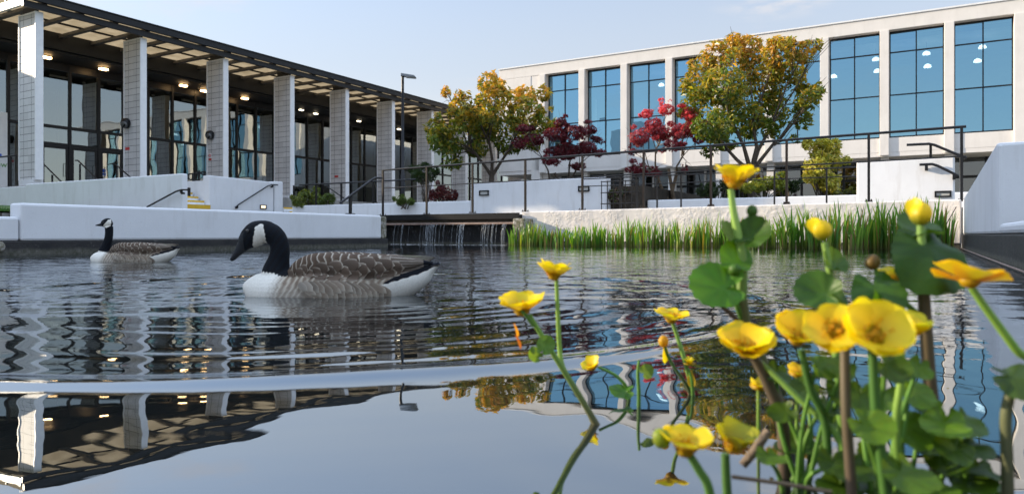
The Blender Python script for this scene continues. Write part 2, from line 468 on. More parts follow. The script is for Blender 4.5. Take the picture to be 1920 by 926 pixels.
# walkways behind the walls
wk = MB()
wk.box(14.1, 24.0, -20.0, 3.0, .1, .70)
struct(wk.build('path', 'paving'))
wk = MB(); wk.box(4.2, 10.7, -20, WL - .31, .1, .50); wk.box(10.72, 14.08, -20, -12.75, .1, .66); struct(wk.build('pavement', 'paving'))
tr = MB(); tr.box(11.17, 60, -60, -22.4, .1, 1.75)
struct(tr.build('terrace', 'paving'))
tr = MB(); tr.box(24.02, 36, -21.9, 30, .1, .9); struct(tr.build('courtyard', 'paving'))

def water_height(X, Y):
    def rg(cx, cy): return np.hypot(X - cx, Y - cy)
    r1 = rg(-.65, 2.75)
    th = np.arctan2(Y - 2.75, X + .65)
    N = .55 + .45 * np.sin(2.7 * X + 1.3 * np.sin(3.1 * Y) + .7) * np.sin(3.7 * Y + 1.1 * np.sin(2.3 * X)) + .35 * np.sin(7.3 * X + 5.1 * Y + 2 * np.sin(4 * X))
    r1 = r1 + .012 * np.sin(5 * th + 1.0) + .006 * np.sin(13 * th)
    h = .0050 * (1 + .25 * np.sin(4 * th + .5)) * np.exp(-((r1 - 1.60) / .072) ** 2) * np.cos(2 * np.pi * (r1 - 1.60) / .30)
    h += .0009 * N * np.exp(-((r1 - 1.30) / .22) ** 2) * np.cos(2 * np.pi * (r1 - 1.60) / .135 + .8 * np.sin(X * 3))
    h += .0008 * N * np.exp(-((r1 - .75) / .45) ** 2) * np.cos(2 * np.pi * r1 / .105 + 1.2 * np.sin(2.2 * X + Y))
    h += .0005 * np.exp(-r1 / .6) * np.cos(2 * np.pi * r1 / .07)
    r2 = rg(-3.35, 6.2)
    h += .0016 * np.exp(-r2 / 1.6) * np.cos(2 * np.pi * r2 / .19)
    wf = P(13.3, -9.2, 0); r3 = rg(wf.x, wf.y)
    h += .0016 * np.exp(-r3 / 6) * np.cos(2 * np.pi * r3 / .23 + .9 * np.sin(X * 1.3))
    r4 = rg(.35, .95)
    h += .0003 * np.exp(-r4 / .5) * np.cos(2 * np.pi * r4 / .11)
    d = np.hypot(X, Y); amp = np.clip((d - 1.0) / 3.0, .10, 1.0)
    for k, (lam, ang, a, ph) in enumerate([(.42, 80, .0016, .3), (.31, 100, .0012, 2.), (.23, 62, .0009, 4.), (.17, 118, .0006, 1.), (.52, 40, .0010, 5.), (.36, 140, .0008, 3.3), (.13, 92, .0004, .9)]):
        c, s_ = math.cos(R(ang)), math.sin(R(ang))
        h += .62 * amp * a * np.sin(2 * np.pi * (X * c + Y * s_) / lam + ph + .9 * np.sin(1.9 * (X * s_ - Y * c) + k) + .5 * np.sin(5.3 * (X * s_ - Y * c) + 2 * k))
    return h
nr, nt = 760, 560
rr = .12 * (24 / .12) ** (np.arange(nr) / (nr - 1)); tt = np.radians(np.linspace(-78, 78, nt))
RR, TT = np.meshgrid(rr, tt, indexing='ij')
X, Y = RR * np.sin(TT), RR * np.cos(TT)
uu, ww = X * SN + Y * CS, X * CS - Y * SN
V = np.stack([X, Y, water_height(X, Y)], -1).reshape(-1, 3)
idx = np.arange(nr * nt).reshape(nr, nt)
Fq = np.stack([idx[:-1, :-1], idx[:-1, 1:], idx[1:, 1:], idx[1:, :-1]], -1).reshape(-1, 4)
inside = ((uu > -8) & (uu < 14.6) & ((ww > WL - .3) | ((uu > 10.7) & (ww > -12.9))) & (ww < WR + .1)).reshape(-1)
Fq = Fq[inside[Fq].all(1)]
struct(np_mesh('water', V, Fq, 'water', smooth=True))

# ------------------------------------------------------------------ walls round the pond
def wall_thing(label, cat='wall', name='wall', loc=None): return thing(name, label, cat, loc)
t = thing('pond_wall', 'long low pale painted wall along the pond behind the two geese, with dark skirting', 'wall', P(7.5, WL - .15, 0))
m = MB(); m.box(4.26, 10.66, WL - .28, WL, .165, .615); m.build('parapet', 'wall', t, bevel=.03)
m = MB(); m.box(-9, 10.80, WL - .30, WL + .045, -.5, .165); m.build('skirting', 'band', t, bevel=.012)
m = MB(); m.box(10.66, 10.80, WL - .30, WL + .012, .168, .60); m.build('pillar', 'mossy', t, bevel=.02)
t2 = MB(); t2.box(-9, 4.25, WL - .26, WL - .01, .165, .45)
tag(t2.build('pond_wall', 'wall', bevel=.03), 'lower stretch of pale wall at the lawn edge, stepping down from the long wall', 'wall')
m = MB(); p0 = pw(12, 452, WL + .14); u_, w_ = uw(p0)
m.lathe([(.04, 0), (.065, .02), (.065, .10), (.05, .12)], P(3.98, WL + .02, .10), 16, axis=P(0, 1, 0) * .3)
tag(m.build('outfall_pipe', 'mossy'), 'rounded stone outfall set in the dark skirting beneath the lawn wall', 'pipe')
# far wall with the weathered face
t = thing('pond_wall', 'rough sunlit pond wall with flaking pale paint, behind the bed of irises', 'wall', P(UB, -3.5, 0))
n_ = 90; nz_ = 10
m = MB()
zt0, zt1 = .755, .83
m.prism([(UB, -7.85), (UB, WR - .02), (UB + .3, WR - .02), (UB + .3, -7.85)], .0, [zt0, zt1, zt1, zt0])
m.build('parapet', 'wall_old', t, bevel=.025)
m = MB(); m.box(UB - .03, UB + .28, -7.85, WR - .03, -.5, .10); m.build('skirting', 'band', t, bevel=.01)
# wall on the far right side
t = thing('side_wall', 'pale painted side wall with a sloping shoulder and black waterline band, meeting the iris bed', 'wall', P(9, WR, 0))
m = MB(); m.prism([(7.7, WR), (7.7, WR + .32), (13.88, WR + .32), (13.88, WR)], .245, [1.07, 1.07, .83, .83]); m.build('parapet', 'wall', t, bevel=.03)
q = P(7.68, WR + .03, 0); dx = Vector((.99, -.12, 0))
b = [P(7.68, WR + .002, .245), P(7.68, WR + .002, .245) + dx * 3.2, P(7.68, WR + .002, .245) + dx * 3.2 + Vector((.1, .35, 0)), P(7.98, WR + .3, .245)]
m = MB(); m.hexa(b, [Vector((v.x, v.y, 1.072)) for v in b]); m.build('end_block', 'wall', t, bevel=.035)
m = MB(); m.box(-9, 13.87, WR - .02, WR + .5, -.5, .243); m.build('waterline_band', 'band', t, bevel=.012)
m = MB(); m.box(-9, 7.4, WR + .0, WR + .22, .246, .335); m.build('kerb', 'wall', t, bevel=.03)
m = MB(); m.tube([P(-8, WR - .04, .02), P(6, WR - .045, .015), P(13.6, WR - .04, .02)], .008, 6); m.build('edge_strip', 'brown_stone', t)

# weir, waterfall and footbridge
t = thing('weir', 'brown stone lip and dark wet wall that the pond waterfall spills over', 'weir', P(14.1, -8.5, 0))
m = MB(); m.box(14.0, 14.5, -12.6, -7.86, -.5, .47); m.build('back_wall', 'band', t)
m = MB(); m.box(13.62, 14.2, -12.4, -7.87, .472, .52); m.build('lip', 'brown_stone', t, bevel=.012)
m = MB(); m.box(10.71, 14.0, -12.75, -12.42, -.5, .60); m.box(10.68, 10.79, -12.4, -9.5, -.5, .5); m.build('channel_wall', 'band', t)
m = MB(); m.box(13.5, 13.9, -7.86, -7.55, -.3, .60); m.build('side_pier', 'mossy', t, bevel=.03)
m = MB()
for k in range(64):
    w = random.uniform(-12.1, -7.95)
    if random.random() < .62: w = random.choice([-11.1, -10.2, -10.05, -9.3, -8.62, -8.2]) + random.gauss(0, .07)
    top = .485; u0 = 13.60; seg = random.randint(1, 3)
    zs = np.linspace(top, 0, 9); wd = random.uniform(.002, .008)
    pts = [P(u0 - .10 * ((top - z) / top) ** .5 + random.gauss(0, .003), w + random.gauss(0, .004), z) for z in zs]
    m.tube(pts, [wd * random.uniform(.5, 1.3) for _ in zs], 5)
for k in range(240):
    z = random.uniform(0.02, .45); m.lathe([(.0005, -.006), (.006, 0), (.0005, .009)], P(13.52 + random.uniform(-.04, .05), random.uniform(-12.1, -7.95), z), 5)
struct(m.build('waterfall', 'fall'), 'stuff')
m = MB()
for k in range(150):
    w = random.uniform(-12.1, -7.95); m.lathe([(.001, 0), (random.uniform(.008, .022), .003), (.001, .009)], P(13.42 + random.gauss(0, .03), w, .0), 7)
struct(m.build('foam', 'white_paint'), 'stuff')

def rail_post(m, u, w, z0, z1, a=.05): m.box(u - a / 2, u + a / 2, w - a / 2, w + a / 2, z0, z1)
br = thing('footbridge', 'flat dark footbridge deck crossing above the waterfall', 'bridge', P(14.5, -8.5, .5))
m = MB(); m.box(13.84, 15.6, -12.7, -7.87, .615, .70); m.build('deck', 'dark', br)
m = MB(); m.box(13.78, 13.838, -12.7, -7.87, .60, .735); m.build('edge_beam', 'black', br)

# main railing along bridge and far wall
RU = 14.0
rl = thing('railing', 'long black metal railing with three rails, over the footbridge and pond wall', 'railing', P(RU, -4, .75))
def pz(x, y): p = pu(x, y, RU); return uw(p)[1], p.z
for x in (718, 800, 886, 985, 1092, 1207, 1333, 1475, 1629, 1803):
    w = pz(x, 400)[0]
    zt = 1.925 + .011 * (w + 9.5) ; zb = .75 + .009 * (w + 9.5)
    if w > -7.9: zb = .745 + .009 * (w + 9.5)
    if w > .4: zb = .8
    m = MB(); rail_post(m, RU, w, zb, zt, .042)
    m.build('post', 'bronze' if w < -1 else 'black', rl)
    m = MB(); m.box(RU - .07, RU + .07, w - .06, w + .06, zb, zb + .014)
    for a, b_ in ((-.05, -.04), (.05, -.04), (.05, .04), (-.05, .04)): m.lathe([(.011, 0), (.011, .03)], P(RU + a, w + b_, zb + .014), 6)
    m.build('base_plate', 'bronze', rl)
for nm, z0, z1, r_ in (('top_rail', 1.925, 2.045, .024), ('mid_rail', 1.46, 1.55, .013)):
    m = MB(); m.tube([P(RU, -12.0, z0 - .03), P(RU, .62, z1)], r_, 8); m.build(nm, 'black', rl)

# ------------------------------------------------------------------ planter walls, stair walls
def planter(label, u0, u1, w0, w1, z1, mat='wall'):
    m = MB(); m.box(u0, u1, w0, w1, .1, z1); return tag(m.build('planter_wall', mat, bevel=.025), label, 'wall')
planter('long low pale planter wall behind the footbridge, below the lamp post', 17.0, 17.3, -18.6, -11.31, 1.22)
planter('taller pale planter wall with two bulkhead lights, in front of the olive tree', 17.0, 17.35, -11.3, -7.1, 1.73)
planter('low pale planter wall under the large bronze tree, partly sunlit', 17.5, 17.8, -6.16, 1.2, 1.13)
bs = MB(); bs.box(17.31, 23.9, -18.6, -11.3, .1, 1.12); bs.box(17.36, 23.9, -11.29, -6.2, .1, 1.5); bs.box(17.81, 23.9, -6.19, 3, .1, 1.05)
struct(bs.build('planting_bed', 'soil'))
m = MB(); m.box(15.5, 15.85, -1.14, WR - .06, .1, 1.69); tag(m.build('wall_block', 'wall', bevel=.03), 'square pale wall block with handrails, sunlit behind the railing end', 'wall')
m = MB(); m.prism([(11.0, -23.45), (11.0, -15.9), (11.16, -15.9), (11.16, -23.45)], .1, [1.77, 1.76, 1.76, 1.77])
tag(m.build('stair_wall', 'wall', bevel=.03), 'long shaded grey wall running from the steps towards the glass doors', 'wall')
m = MB(); m.box(11.08, 11.165, -36, -23.46, .1, 1.72); tag(m.build('terrace_wall', 'wall', bevel=.02), 'dark end stretch of terrace wall above the lawn, beneath the white signboard', 'wall')
t = thing('stair_wall', 'pale wall block beside the yellow steps with sloped handrail and small lamp', 'wall', P(17, -21.3, .1))
m = MB(); m.prism([(15.55, -21.0), (18.3, -21.0), (18.3, -21.35), (15.55, -21.35)], .1, [2.26, 2.20, 2.20, 2.26]); m.build('face_slab', 'wall', t, bevel=.03)
m = MB(); m.box(18.35, 18.75, -22.6, -21.0, .1, 2.24); m.build('end_slab', 'wall', t, bevel=.03)
m = MB(); m.box(15.62, 18.3, -22.9, -21.36, .1, 2.10); m.build('fill', 'wall', t)

# yellow-edged steps
def steps(label, u0, u1, w0, dz0, n, tread=.32, rise=.15):
    t = thing('steps', label, 'steps', P((u0 + u1) / 2, w0, .1))
    for k in range(n):
        z = dz0 + k * rise; w = w0 - k * tread
        m = MB(); m.box(u0, u1, w - tread * (n - k), w, z - rise + .001, z); m.build('step', 'wall', t)
        m = MB(); m.box(u0 + .01, u1 - .01, w - .07, w + .004, z - (rise - .01 if k == 0 else .055), z + .004); m.build('nosing', 'yellow', t)
steps('concrete steps with yellow nosings between two pale walls', 11.2, 15.53, -20.9, 1.24, 4)
steps('small yellow edged steps beside the end slab, near the planter wall', 18.8, 20.0, -20.4, .98, 3)

# handrails
def handrail(label, pts, posts=(), r=.022, brackets=(), bdir=None):
    t = thing('handrail', label, 'handrail', pts[0])
    m = MB(); m.tube(pts, r, 8); m.build('rail', 'black', t)
    for a, b_ in posts:
        m = MB(); m.bar(a, b_, .045, .045); m.build('post', 'black', t)
        m = MB(); m.bar(Vector(a), Vector(a) + Vector((0, 0, .015)), .13, .13); m.build('base_plate', 'black', t)
    for p in brackets:
        m = MB(); p = Vector(p); m.bar(p, p + Vector((0, 0, -.07)), .05, .05); m.bar(p + Vector((0, 0, -.07)), p + Vector((0, 0, -.07)) + bdir, .05, .05); m.build('bracket', 'black', t)
    return t
HU = 10.90
handrail('black sloped handrail fixed on the long grey wall, ending at the steps', [pu(276, 388, HU), pu(330, 359, HU), pu(340, 356, HU), pu(352, 356, HU)], brackets=[pu(340, 357, HU)], bdir=P(.08, 0, 0))
HW = -20.92
handrail('black sloped handrail on the pale block above its bulkhead lamp', [pw(441, 389, HW), pw(447, 384, HW), pw(502, 349, HW), pw(509, 346.5, HW), pw(521, 347, HW)], brackets=[pw(445, 386, HW), pw(511, 347, HW)], bdir=P(0, -.08, 0))
HW = WL - .14
handrail('black sloped handrail on one stout post at the end of the long pond wall', [pw(638, 381, HW), pw(699, 336, HW), pw(704, 333.5, HW), pw(716, 334, HW)], posts=[(pw(657, 401.5, HW), pw(657, 370, HW))])
HU = 15.42
handrail('upper black handrail bending down at the end of the sunlit wall block', [pu(1700, 272, HU), pu(1742, 270, HU), pu(1752, 272, HU), pu(1812, 297, HU)], r=.026, posts=[(pu(1745, 297, HU + .2), pu(1745, 271, HU))])
handrail('short black handrail on brackets across the face of the sunlit wall block', [pu(1724, 309, HU), pu(1748, 308, HU), pu(1758, 311, HU), pu(1797, 330, HU)], r=.026, brackets=[pu(1737, 310, HU), pu(1789, 327, HU)], bdir=P(.08, 0, 0))
# rails before the doors
def doors_rail(label, x0, y0, x1, y1, u, posts):
    handrail(label, [pu(x0 - 5, y0, u), pu(x0, y0, u), pu(x1, y1, u)], posts=[(pu(px, py1, u), pu(px, py0, u)) for px, py0, py1 in posts], r=.024)
doors_rail('black handrail slanting down before the single glass door', 77, 303, 115, 341, 13.0, [(98, 328, 352)])
doors_rail('black handrail on a stout post before the double glass doors', 146, 301, 184, 338, 13.5, [(150, 308, 350)])
doors_rail('short black handrail beside the tiled fin with the red label', 216, 308, 244, 332, 14.0, [(219, 312, 346)])
handrail('black handrail reaching the first tiled fin by the white signboard', [pu(-10, 296, 11.9), pu(34, 291, 11.9)], r=.024, posts=[(pu(20, 350, 11.9), pu(20, 292, 11.9))])
# small looped rail at the head of the steps
t = thing('stair_railing', 'black looped railing with several bars at the top of the yellow steps', 'railing', P(16.2, -23.4, 1.7))
for pts in ([(353, 336), (353, 327), (364, 325), (385, 322)], [(353, 336), (366, 338), (385, 341)], [(348, 341), (372, 359)], [(372, 321), (392, 337)], [(350, 356), (388, 361)]):
    m = MB(); m.tube([pu(x, y, 16.1) for x, y in pts], .026, 6); m.build('rail', 'black', t)
for x, y0, y1 in ((362, 326, 372), (373, 320, 372), (384, 322, 372)):
    m = MB(); m.bar(pu(x, y1, 16.1), pu(x, y0, 16.1), .06, .06); m.build('post', 'black', t)
t = thing('newel_post', 'stout black post with a slanted rail on the yellow steps', 'post', pu(354, 384, 15.2))
m = MB(); m.bar(pu(354, 385, 15.2), pu(354, 352, 15.2), .08, .08); m.build('post', 'black', t)
# railing on the low planter by the ferns
t = thing('railing', 'plain black two bar railing above the yellow green ferns', 'railing', P(17.15, -16, 1.2))
m = MB(); m.tube([P(17.15, -18.4, 1.93), P(17.15, -13.4, 1.93)], .025, 8); m.build('top_rail', 'black', t)
for x in (551, 593, 640, 700):
    w = uw(pu(x, 380, 17.15))[1]; m = MB(); rail_post(m, 17.15, w, 1.2, 1.93, .05); m.build('post', 'black', t)
m = MB(); m.tube([pu(612, 349, 17.2), pu(645, 372, 17.2)], .02, 6); m.build('brace', 'black', t)
# second railing before the low planter
t = thing('railing', 'thin black railing in front of the low planter, lower than the main one', 'railing', P(15.8, -4, .7))
for z, r_ in ((1.60, .016), (1.42, .012)):
    m = MB(); m.tube([P(15.8, -7.2, z), P(15.8, -1.15, z)], r_, 6); m.build('rail', 'black', t)
for x in (1164, 1193, 1232, 1277, 1372, 1452, 1550):
    w = uw(pu(x, 380, 15.8))[1]; m = MB(); rail_post(m, 15.8, w, .70, 1.62, .032); m.build('post', 'black', t)
t = thing('gate', 'low black barred gate at the end of the footbridge path', 'gate', P(16.6, -6.6, .7))
for k in range(7):
    m = MB(); rail_post(m, 16.6, -7.05 + k * .16, .72, 1.60, .018); m.build('bar', 'black', t)
for z in (.76, 1.02, 1.3, 1.58):
    m = MB(); m.tube([P(16.6, -7.07, z), P(16.6, -6.05, z)], .014, 6); m.build('cross_bar', 'black', t)

# bulkhead lamps in the walls
def bulkhead(label, c, n, wide, hi, lit=False):
    """frame with a diffuser; c centre on the wall, n wall normal (unit, horizontal)"""
    t = thing('bulkhead_lamp', label, 'lamp', c, 'bulkhead lamps set in the pale walls'); n = Vector(n); s_ = n.cross(Vector((0, 0, 1))).normalized(); z = Vector((0, 0, 1))
    def slab(a0, a1, z0, z1, d0, d1):
        b = [c + s_ * a0 + z * z0, c + s_ * a1 + z * z0]
        q = [c + s_ * a + z * zz + n * d for d in (d0, d1) for a, zz in ((a0, z0), (a1, z0), (a1, z1), (a0, z1))]
        return q
    m = MB(); e = .03
    for r_ in ((-wide, wide, -hi, -hi + e), (-wide, wide, hi - e, hi), (-wide, -wide + e, -hi + e, hi - e), (wide - e, wide, -hi + e, hi - e)):
        q = slab(*r_, -.02, .035); m.hexa(q[:4], q[4:])
    m.build('frame', 'black', t, recalc=True)
    q = slab(-wide + e, wide - e, -hi + e, hi - e, -.02, .012); m = MB(); m.hexa(q[:4], q[4:]); m.build('diffuser', 'lamp_dim' if lit else 'interior_light', t, recalc=True)
NU, NW = P(-1, 0, 0), P(0, 1, 0)
bulkhead('small bulkhead lamp glowing warm in the block beside the yellow steps', pw(493, 388, -21.0), NW, .14, .075, True)
bulkhead('unlit bulkhead lamp at the olive tree end of the taller planter wall', pu(908, 362, 17.0), NU, .16, .075)
bulkhead('unlit bulkhead lamp near the maple end of the taller planter wall', pu(1095, 354, 17.0), NU, .16, .075)
bulkhead('unlit bulkhead lamp low on the sunlit wall block', pu(1768, 364, 15.5), NU, .135, .06)

# lawn bank at the far left
lw = MB()
gz0 = [P(-8, WL - .27, .40), P(4.6, WL - .27, .40), P(4.6, -12, .55), P(14.3, -20.5, 1.35), P(14.3, -34, 1.5), P(-8, -34, 1.5)]
lw.add([P(-8, WL - .27, .52), P(8.6, WL - .29, .52), P(8.6, -12, .54), P(-8, -12, .54)], [(0, 1, 2, 3)])
lw.add([P(-8, -12, .54), P(8.6, -12, .54), P(10.99, -21, 1.0), P(-8, -21, 1.2)], [(0, 1, 2, 3)])
lw.add([P(-8, -21, 1.2), P(10.99, -21, 1.0), P(11.05, -34, 1.25), P(-8, -34, 1.6)], [(0, 1, 2, 3)])
struct(lw.build('lawn', noisy("lawn_green", (.03, .075, .012), (.06, .13, .02), 5, .9, 60, .8, .03), org=(0, 0, 0)))
n = 9000
gu = rng.uniform(2, 10, n); gw = rng.uniform(-16, WL - .35, n)
gzv = np.where(gw > -12, .53, .54 + (-12 - gw) / 9 * .42)
hh = rng.uniform(.03, .08, n); aa = rng.uniform(0, 6.28, n)
bx, by = gu * SN + gw * CS, gu * CS - gw * SN
lean = rng.normal(0, .02, (n, 2))
V = np.stack([np.stack([bx + .006 * np.cos(aa), by + .006 * np.sin(aa), gzv], -1), np.stack([bx - .006 * np.cos(aa), by - .006 * np.sin(aa), gzv], -1), np.stack([bx + lean[:, 0], by + lean[:, 1], gzv + hh], -1)], 1).reshape(-1, 3)
gc = np.stack([rng.uniform(.03, .07, n), rng.uniform(.09, .16, n), rng.uniform(.01, .03, n)], -1)
struct(np_mesh('grass', V, np.arange(n * 3).reshape(n, 3), 'grassm', cols=np.repeat(gc, 3, 0)), 'stuff')

# ------------------------------------------------------------------ glass pavilion on the left
TZ = 1.75
U0, DU = 11.8, 3.5
CW0, CW1, CZ = -25.5, -24.53, 7.33
GW = -29.5
pav = thing('glass_pavilion', 'long glass pavilion with tiled white fins under a flat black edged canopy', 'building', P(11.4, -29.5, TZ))
# canopy: fascia, rafters, purlins, translucent sheets
CU0, CU1 = 11.35, 60.0
m = MB(); m.box(CU0, CU1, -24.30, -24.18, 7.62, 7.84); m.box(CU0, CU1, -24.42, -24.31, 7.40, 7.60); m.box(CU0 - .06, CU1, -24.40, -24.14, 7.845, 7.88)
m.build('fascia', 'black', pav)
m = MB(); m.box(CU0, CU0 + .10, -29.4, -24.43, 7.45, 7.70); m.build('end_fascia', 'white_paint', pav)
m = MB(); m.box(CU0 - .02, CU1, -29.4, -24.43, 7.80, 7.82); m.build('canopy_sheet', 'canopy', pav)
k = 0; u = CU0 + .6
while u < CU1:
    m = MB(); m.box(u, u + .17, -28.2, -24.45, 7.62, 7.73); m.build('rafter', 'rafter', pav); u += DU / 3
for w in (-25.45, -26.6):
    m = MB(); m.box(CU0, CU1, w - .035, w + .035, 7.735, 7.795); m.build('purlin', 'black', pav)
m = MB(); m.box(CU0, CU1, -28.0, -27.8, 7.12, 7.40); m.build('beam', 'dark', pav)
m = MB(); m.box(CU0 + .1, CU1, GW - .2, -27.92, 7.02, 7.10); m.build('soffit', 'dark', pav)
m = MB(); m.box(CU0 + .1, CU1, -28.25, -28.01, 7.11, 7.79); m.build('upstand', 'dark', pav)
k = 0; u = CU0 + .45
while u < 50:
    m = MB(); m.box(u, u + 1.05, -24.52, -24.43, 7.46, 7.54); m.build('edge_light', 'interior_light', pav); u += DU / 2
# fins
for k in range(10):
    u = U0 + DU * k
    m = MB(); m.box(u, u + .19, CW0, CW1, TZ + .25, CZ); f = m.build('fin', 'tile', pav)
    m = MB(); m.box(u - .025, u + .215, CW1 + .001, CW1 + .05, TZ + .25, CZ + .05); m.box(u - .025, u + .215, CW0 - .05, CW0 - .001, TZ + .25, CZ + .05); m.box(u - .02, u + .21, CW0, CW1, CZ + .001, CZ + .05)
    m.build('trim', 'white_paint', f)
    m = MB(); m.box(u + .04, u + .15, CW0 + .1, CW1 - .1, CZ + .051, 7.6); m.build('bracket', 'dark', f)
    m = MB(); m.box(u - .06, u + .26, CW0 + .05, CW1 - .05, TZ, TZ + .25); m.build('plinth', 'wall', f)
# glazing
edges = [12.0, 13.25, 14.35, 15.45, 16.6, 17.65] + [18.75 + 1.16 * i for i in range(31)]
doors_u = [(14.35, 15.45), (15.45, 16.6), (16.6, 17.65)]
for e in edges:
    m = MB(); m.box(e - .05, e + .05, GW - .08, GW + .06, TZ, 7.02); m.build('mullion', 'black', pav)
m = MB(); m.box(12, edges[-1], GW - .06, GW + .045, 4.42, 4.54); m.build('transom', 'black', pav)
m = MB(); m.box(12, edges[-1], GW - .06, GW + .045, 6.72, 7.018); m.build('head_frame', 'black', pav)
for a, b_ in zip(edges[:-1], edges[1:]):
    isdoor = (a, b_) in doors_u
    for z0, z1 in ((4.54, 6.72), (TZ + .06, 4.42)):
        if isdoor and z0 < 3: z0 = 3.86
        ou = random.uniform(-.010, .010); ov = random.uniform(-.006, .006)
        m = MB(); m.add([P(a + .05, GW + ou, z0), P(b_ - .05, GW - ou, z0), P(b_ - .05, GW - ou + ov, z1), P(a + .05, GW + ou + ov, z1)], [(0, 1, 2, 3)])
        m.build('pane', 'glass', pav)
    if isdoor:
        m = MB(); m.box(a + .05, b_ - .05, GW - .05, GW + .04, 3.74, 3.858); m.build('door_head', 'black', pav)
        m = MB()
        for x0, x1, z0, z1 in ((a + .055, a + .15, TZ + .02, 3.735), (b_ - .15, b_ - .055, TZ + .02, 3.735), (a + .15, b_ - .15, 3.63, 3.735), (a + .15, b_ - .15, TZ + .02, TZ + .18)):
            m.box(x0, x1, GW - .03, GW + .03, z0, z1)
        d = m.build('door', 'black', pav)
        m = MB(); m.add([P(a + .15, GW + .005, TZ + .18), P(b_ - .15, GW + .005, TZ + .18), P(b_ - .15, GW + .005, 3.63), P(a + .15, GW + .005, 3.63)], [(0, 1, 2, 3)]); m.build('pane', 'glass', d)
        m = MB(); hu = b_ - .20 if a < 16 else a + .20
        m.tube([P(hu, GW + .03, 2.55), P(hu, GW + .09, 2.55), P(hu, GW + .09, 3.05), P(hu, GW + .03, 3.05)], .014, 6); m.build('handle', 'steel', d)
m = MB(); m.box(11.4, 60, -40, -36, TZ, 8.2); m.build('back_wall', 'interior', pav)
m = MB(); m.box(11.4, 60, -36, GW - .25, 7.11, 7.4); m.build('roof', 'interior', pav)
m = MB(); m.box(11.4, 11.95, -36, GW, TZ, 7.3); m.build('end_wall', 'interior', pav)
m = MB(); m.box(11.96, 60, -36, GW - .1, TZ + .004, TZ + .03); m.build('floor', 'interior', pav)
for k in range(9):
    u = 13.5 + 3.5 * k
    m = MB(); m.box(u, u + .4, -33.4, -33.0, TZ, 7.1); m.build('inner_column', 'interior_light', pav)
# unseen blocks added beyond the frame to shade the pond, gapped for sunlit flowers
for a_, b_ in ((-45, -9.6), (-5.7, 5.0)):
    m = MB(); m.box(a_, b_, -29.0, -26.0, .1, 12.0); m.build('shade_block', 'facade', pav)
m = MB(); m.box(-9.59, -5.71, -29.0, -26.2, .1, 4.0); m.build('link', 'facade', pav)  # unseen low block added between the two shading blocks
m = MB(); m.box(5.01, 11.39, -33.0, -30.0, .1, 7.0); m.build('link', 'facade', pav)  # unseen block added to shade the lower part of the first fin

# white signboard by the glass with a word in green and a blue stroke
t = thing('signboard', 'tall white signboard with a green letter and blue stroke beside the first fin', 'sign', P(12.4, -29.2, TZ))
ys = lambda x, y: pw(x, y, -29.3)
m = MB(); a, b_ = uw(ys(-40, 300))[0], uw(ys(14, 300))[0]
m.box(a, b_, -29.36, -29.30, TZ + .05, 4.75); m.build('board', 'white_paint', t)
def text_mesh(txt, size, name, mat, parent, origin, udir, tilt=0):
    cu = bpy.data.curves.new("lettering", 'FONT'); cu.body = txt; cu.size = size; cu.extrude = .002
    ob = bpy.data.objects.new("lettering", cu); COL.objects.link(ob)
    bpy.context.view_layer.update()
    me = bpy.data.meshes.new_from_object(ob.evaluated_get(bpy.context.evaluated_depsgraph_get()))
    bpy.data.objects.remove(ob)
    udir = Vector(udir).normalized(); up = Vector((0, 0, 1)); nn = udir.cross(up)
    mt = Matrix((udir, up, nn)).transposed().to_4x4(); mt.translation = Vector(origin) - ORG[parent.name]
    me.transform(mt); me.materials.clear(); me.materials.append(M[mat])
    o = bpy.data.objects.new(name, me); COL.objects.link(o); o.parent = parent; ORG[o.name] = ORG[parent.name]
    return o
text_mesh("ow", .30, 'lettering', 'green_ink', t, pw(-8.5, 312.5, -29.29), P(1, 0, 0))
m = MB(); m.bar(pw(-30, 294, -29.285), pw(3, 290.5, -29.285), .01, .09); m.build('blue_stroke', 'blue_sign', t)

# ceiling lamps
lamp = None
spots = [(87, 107), (194, 129), (344, 160), (383, 170), (459, 184), (565, 206), (592, 213), (649, 222), (673, 227), (748, 242)]
for i, (x, y) in enumerate(spots):
    p = at(x, y, (6.985 - CAMZ) * F / (HY - y))
    if lamp is None:
        t = thing('ceiling_lamp', 'x', 'lamp', p, 'lamps under the pavilion canopy'); lamp = t
        m = MB(); m.box(*[c + d for c, d in zip((uw(p)[0],) * 2, (-.17, .17))], *[c + d for c, d in zip((uw(p)[1],) * 2, (-.10, .10))], p.z + .002, p.z + .06); m.build('housing', 'black', t)
        m = MB(); m.box(uw(p)[0] - .15, uw(p)[0] + .15, uw(p)[1] - .08, uw(p)[1] + .085, p.z - .06, p.z); m.build('lens', 'lamp_warm', t)
        m = MB(); m.box(uw(p)[0] - .03, uw(p)[0] + .03, uw(p)[1] - .03, uw(p)[1] + .03, p.z + .06, p.z + .11); m.build('bracket', 'black', t)
    else: t = copy_tree(lamp, p)
    t["label"] = ['warm lit lamp under the canopy beside the first tiled fin', 'warm lit lamp above the double glass doors', 'warm lit lamp between the second and third tiled fins', 'small lit lamp half behind the third tiled fin', 'warm lit lamp between the third and fourth tiled fins',
                  'small canopy lamp just past the fourth tiled fin', 'small canopy lamp before the fifth tiled fin', 'small canopy lamp right after the fifth tiled fin', 'small canopy lamp before the sixth tiled fin', 'small canopy lamp beyond the sixth tiled fin near the lamp post'][i].replace('right after', 'close after')
    if i > 4:
        for ch in t.children:
            if ch.name.startswith('lens'):
                ch.scale = (.75, .75, .75); ch.data = ch.data.copy(); ch.data.materials[0] = M['spot_glow']
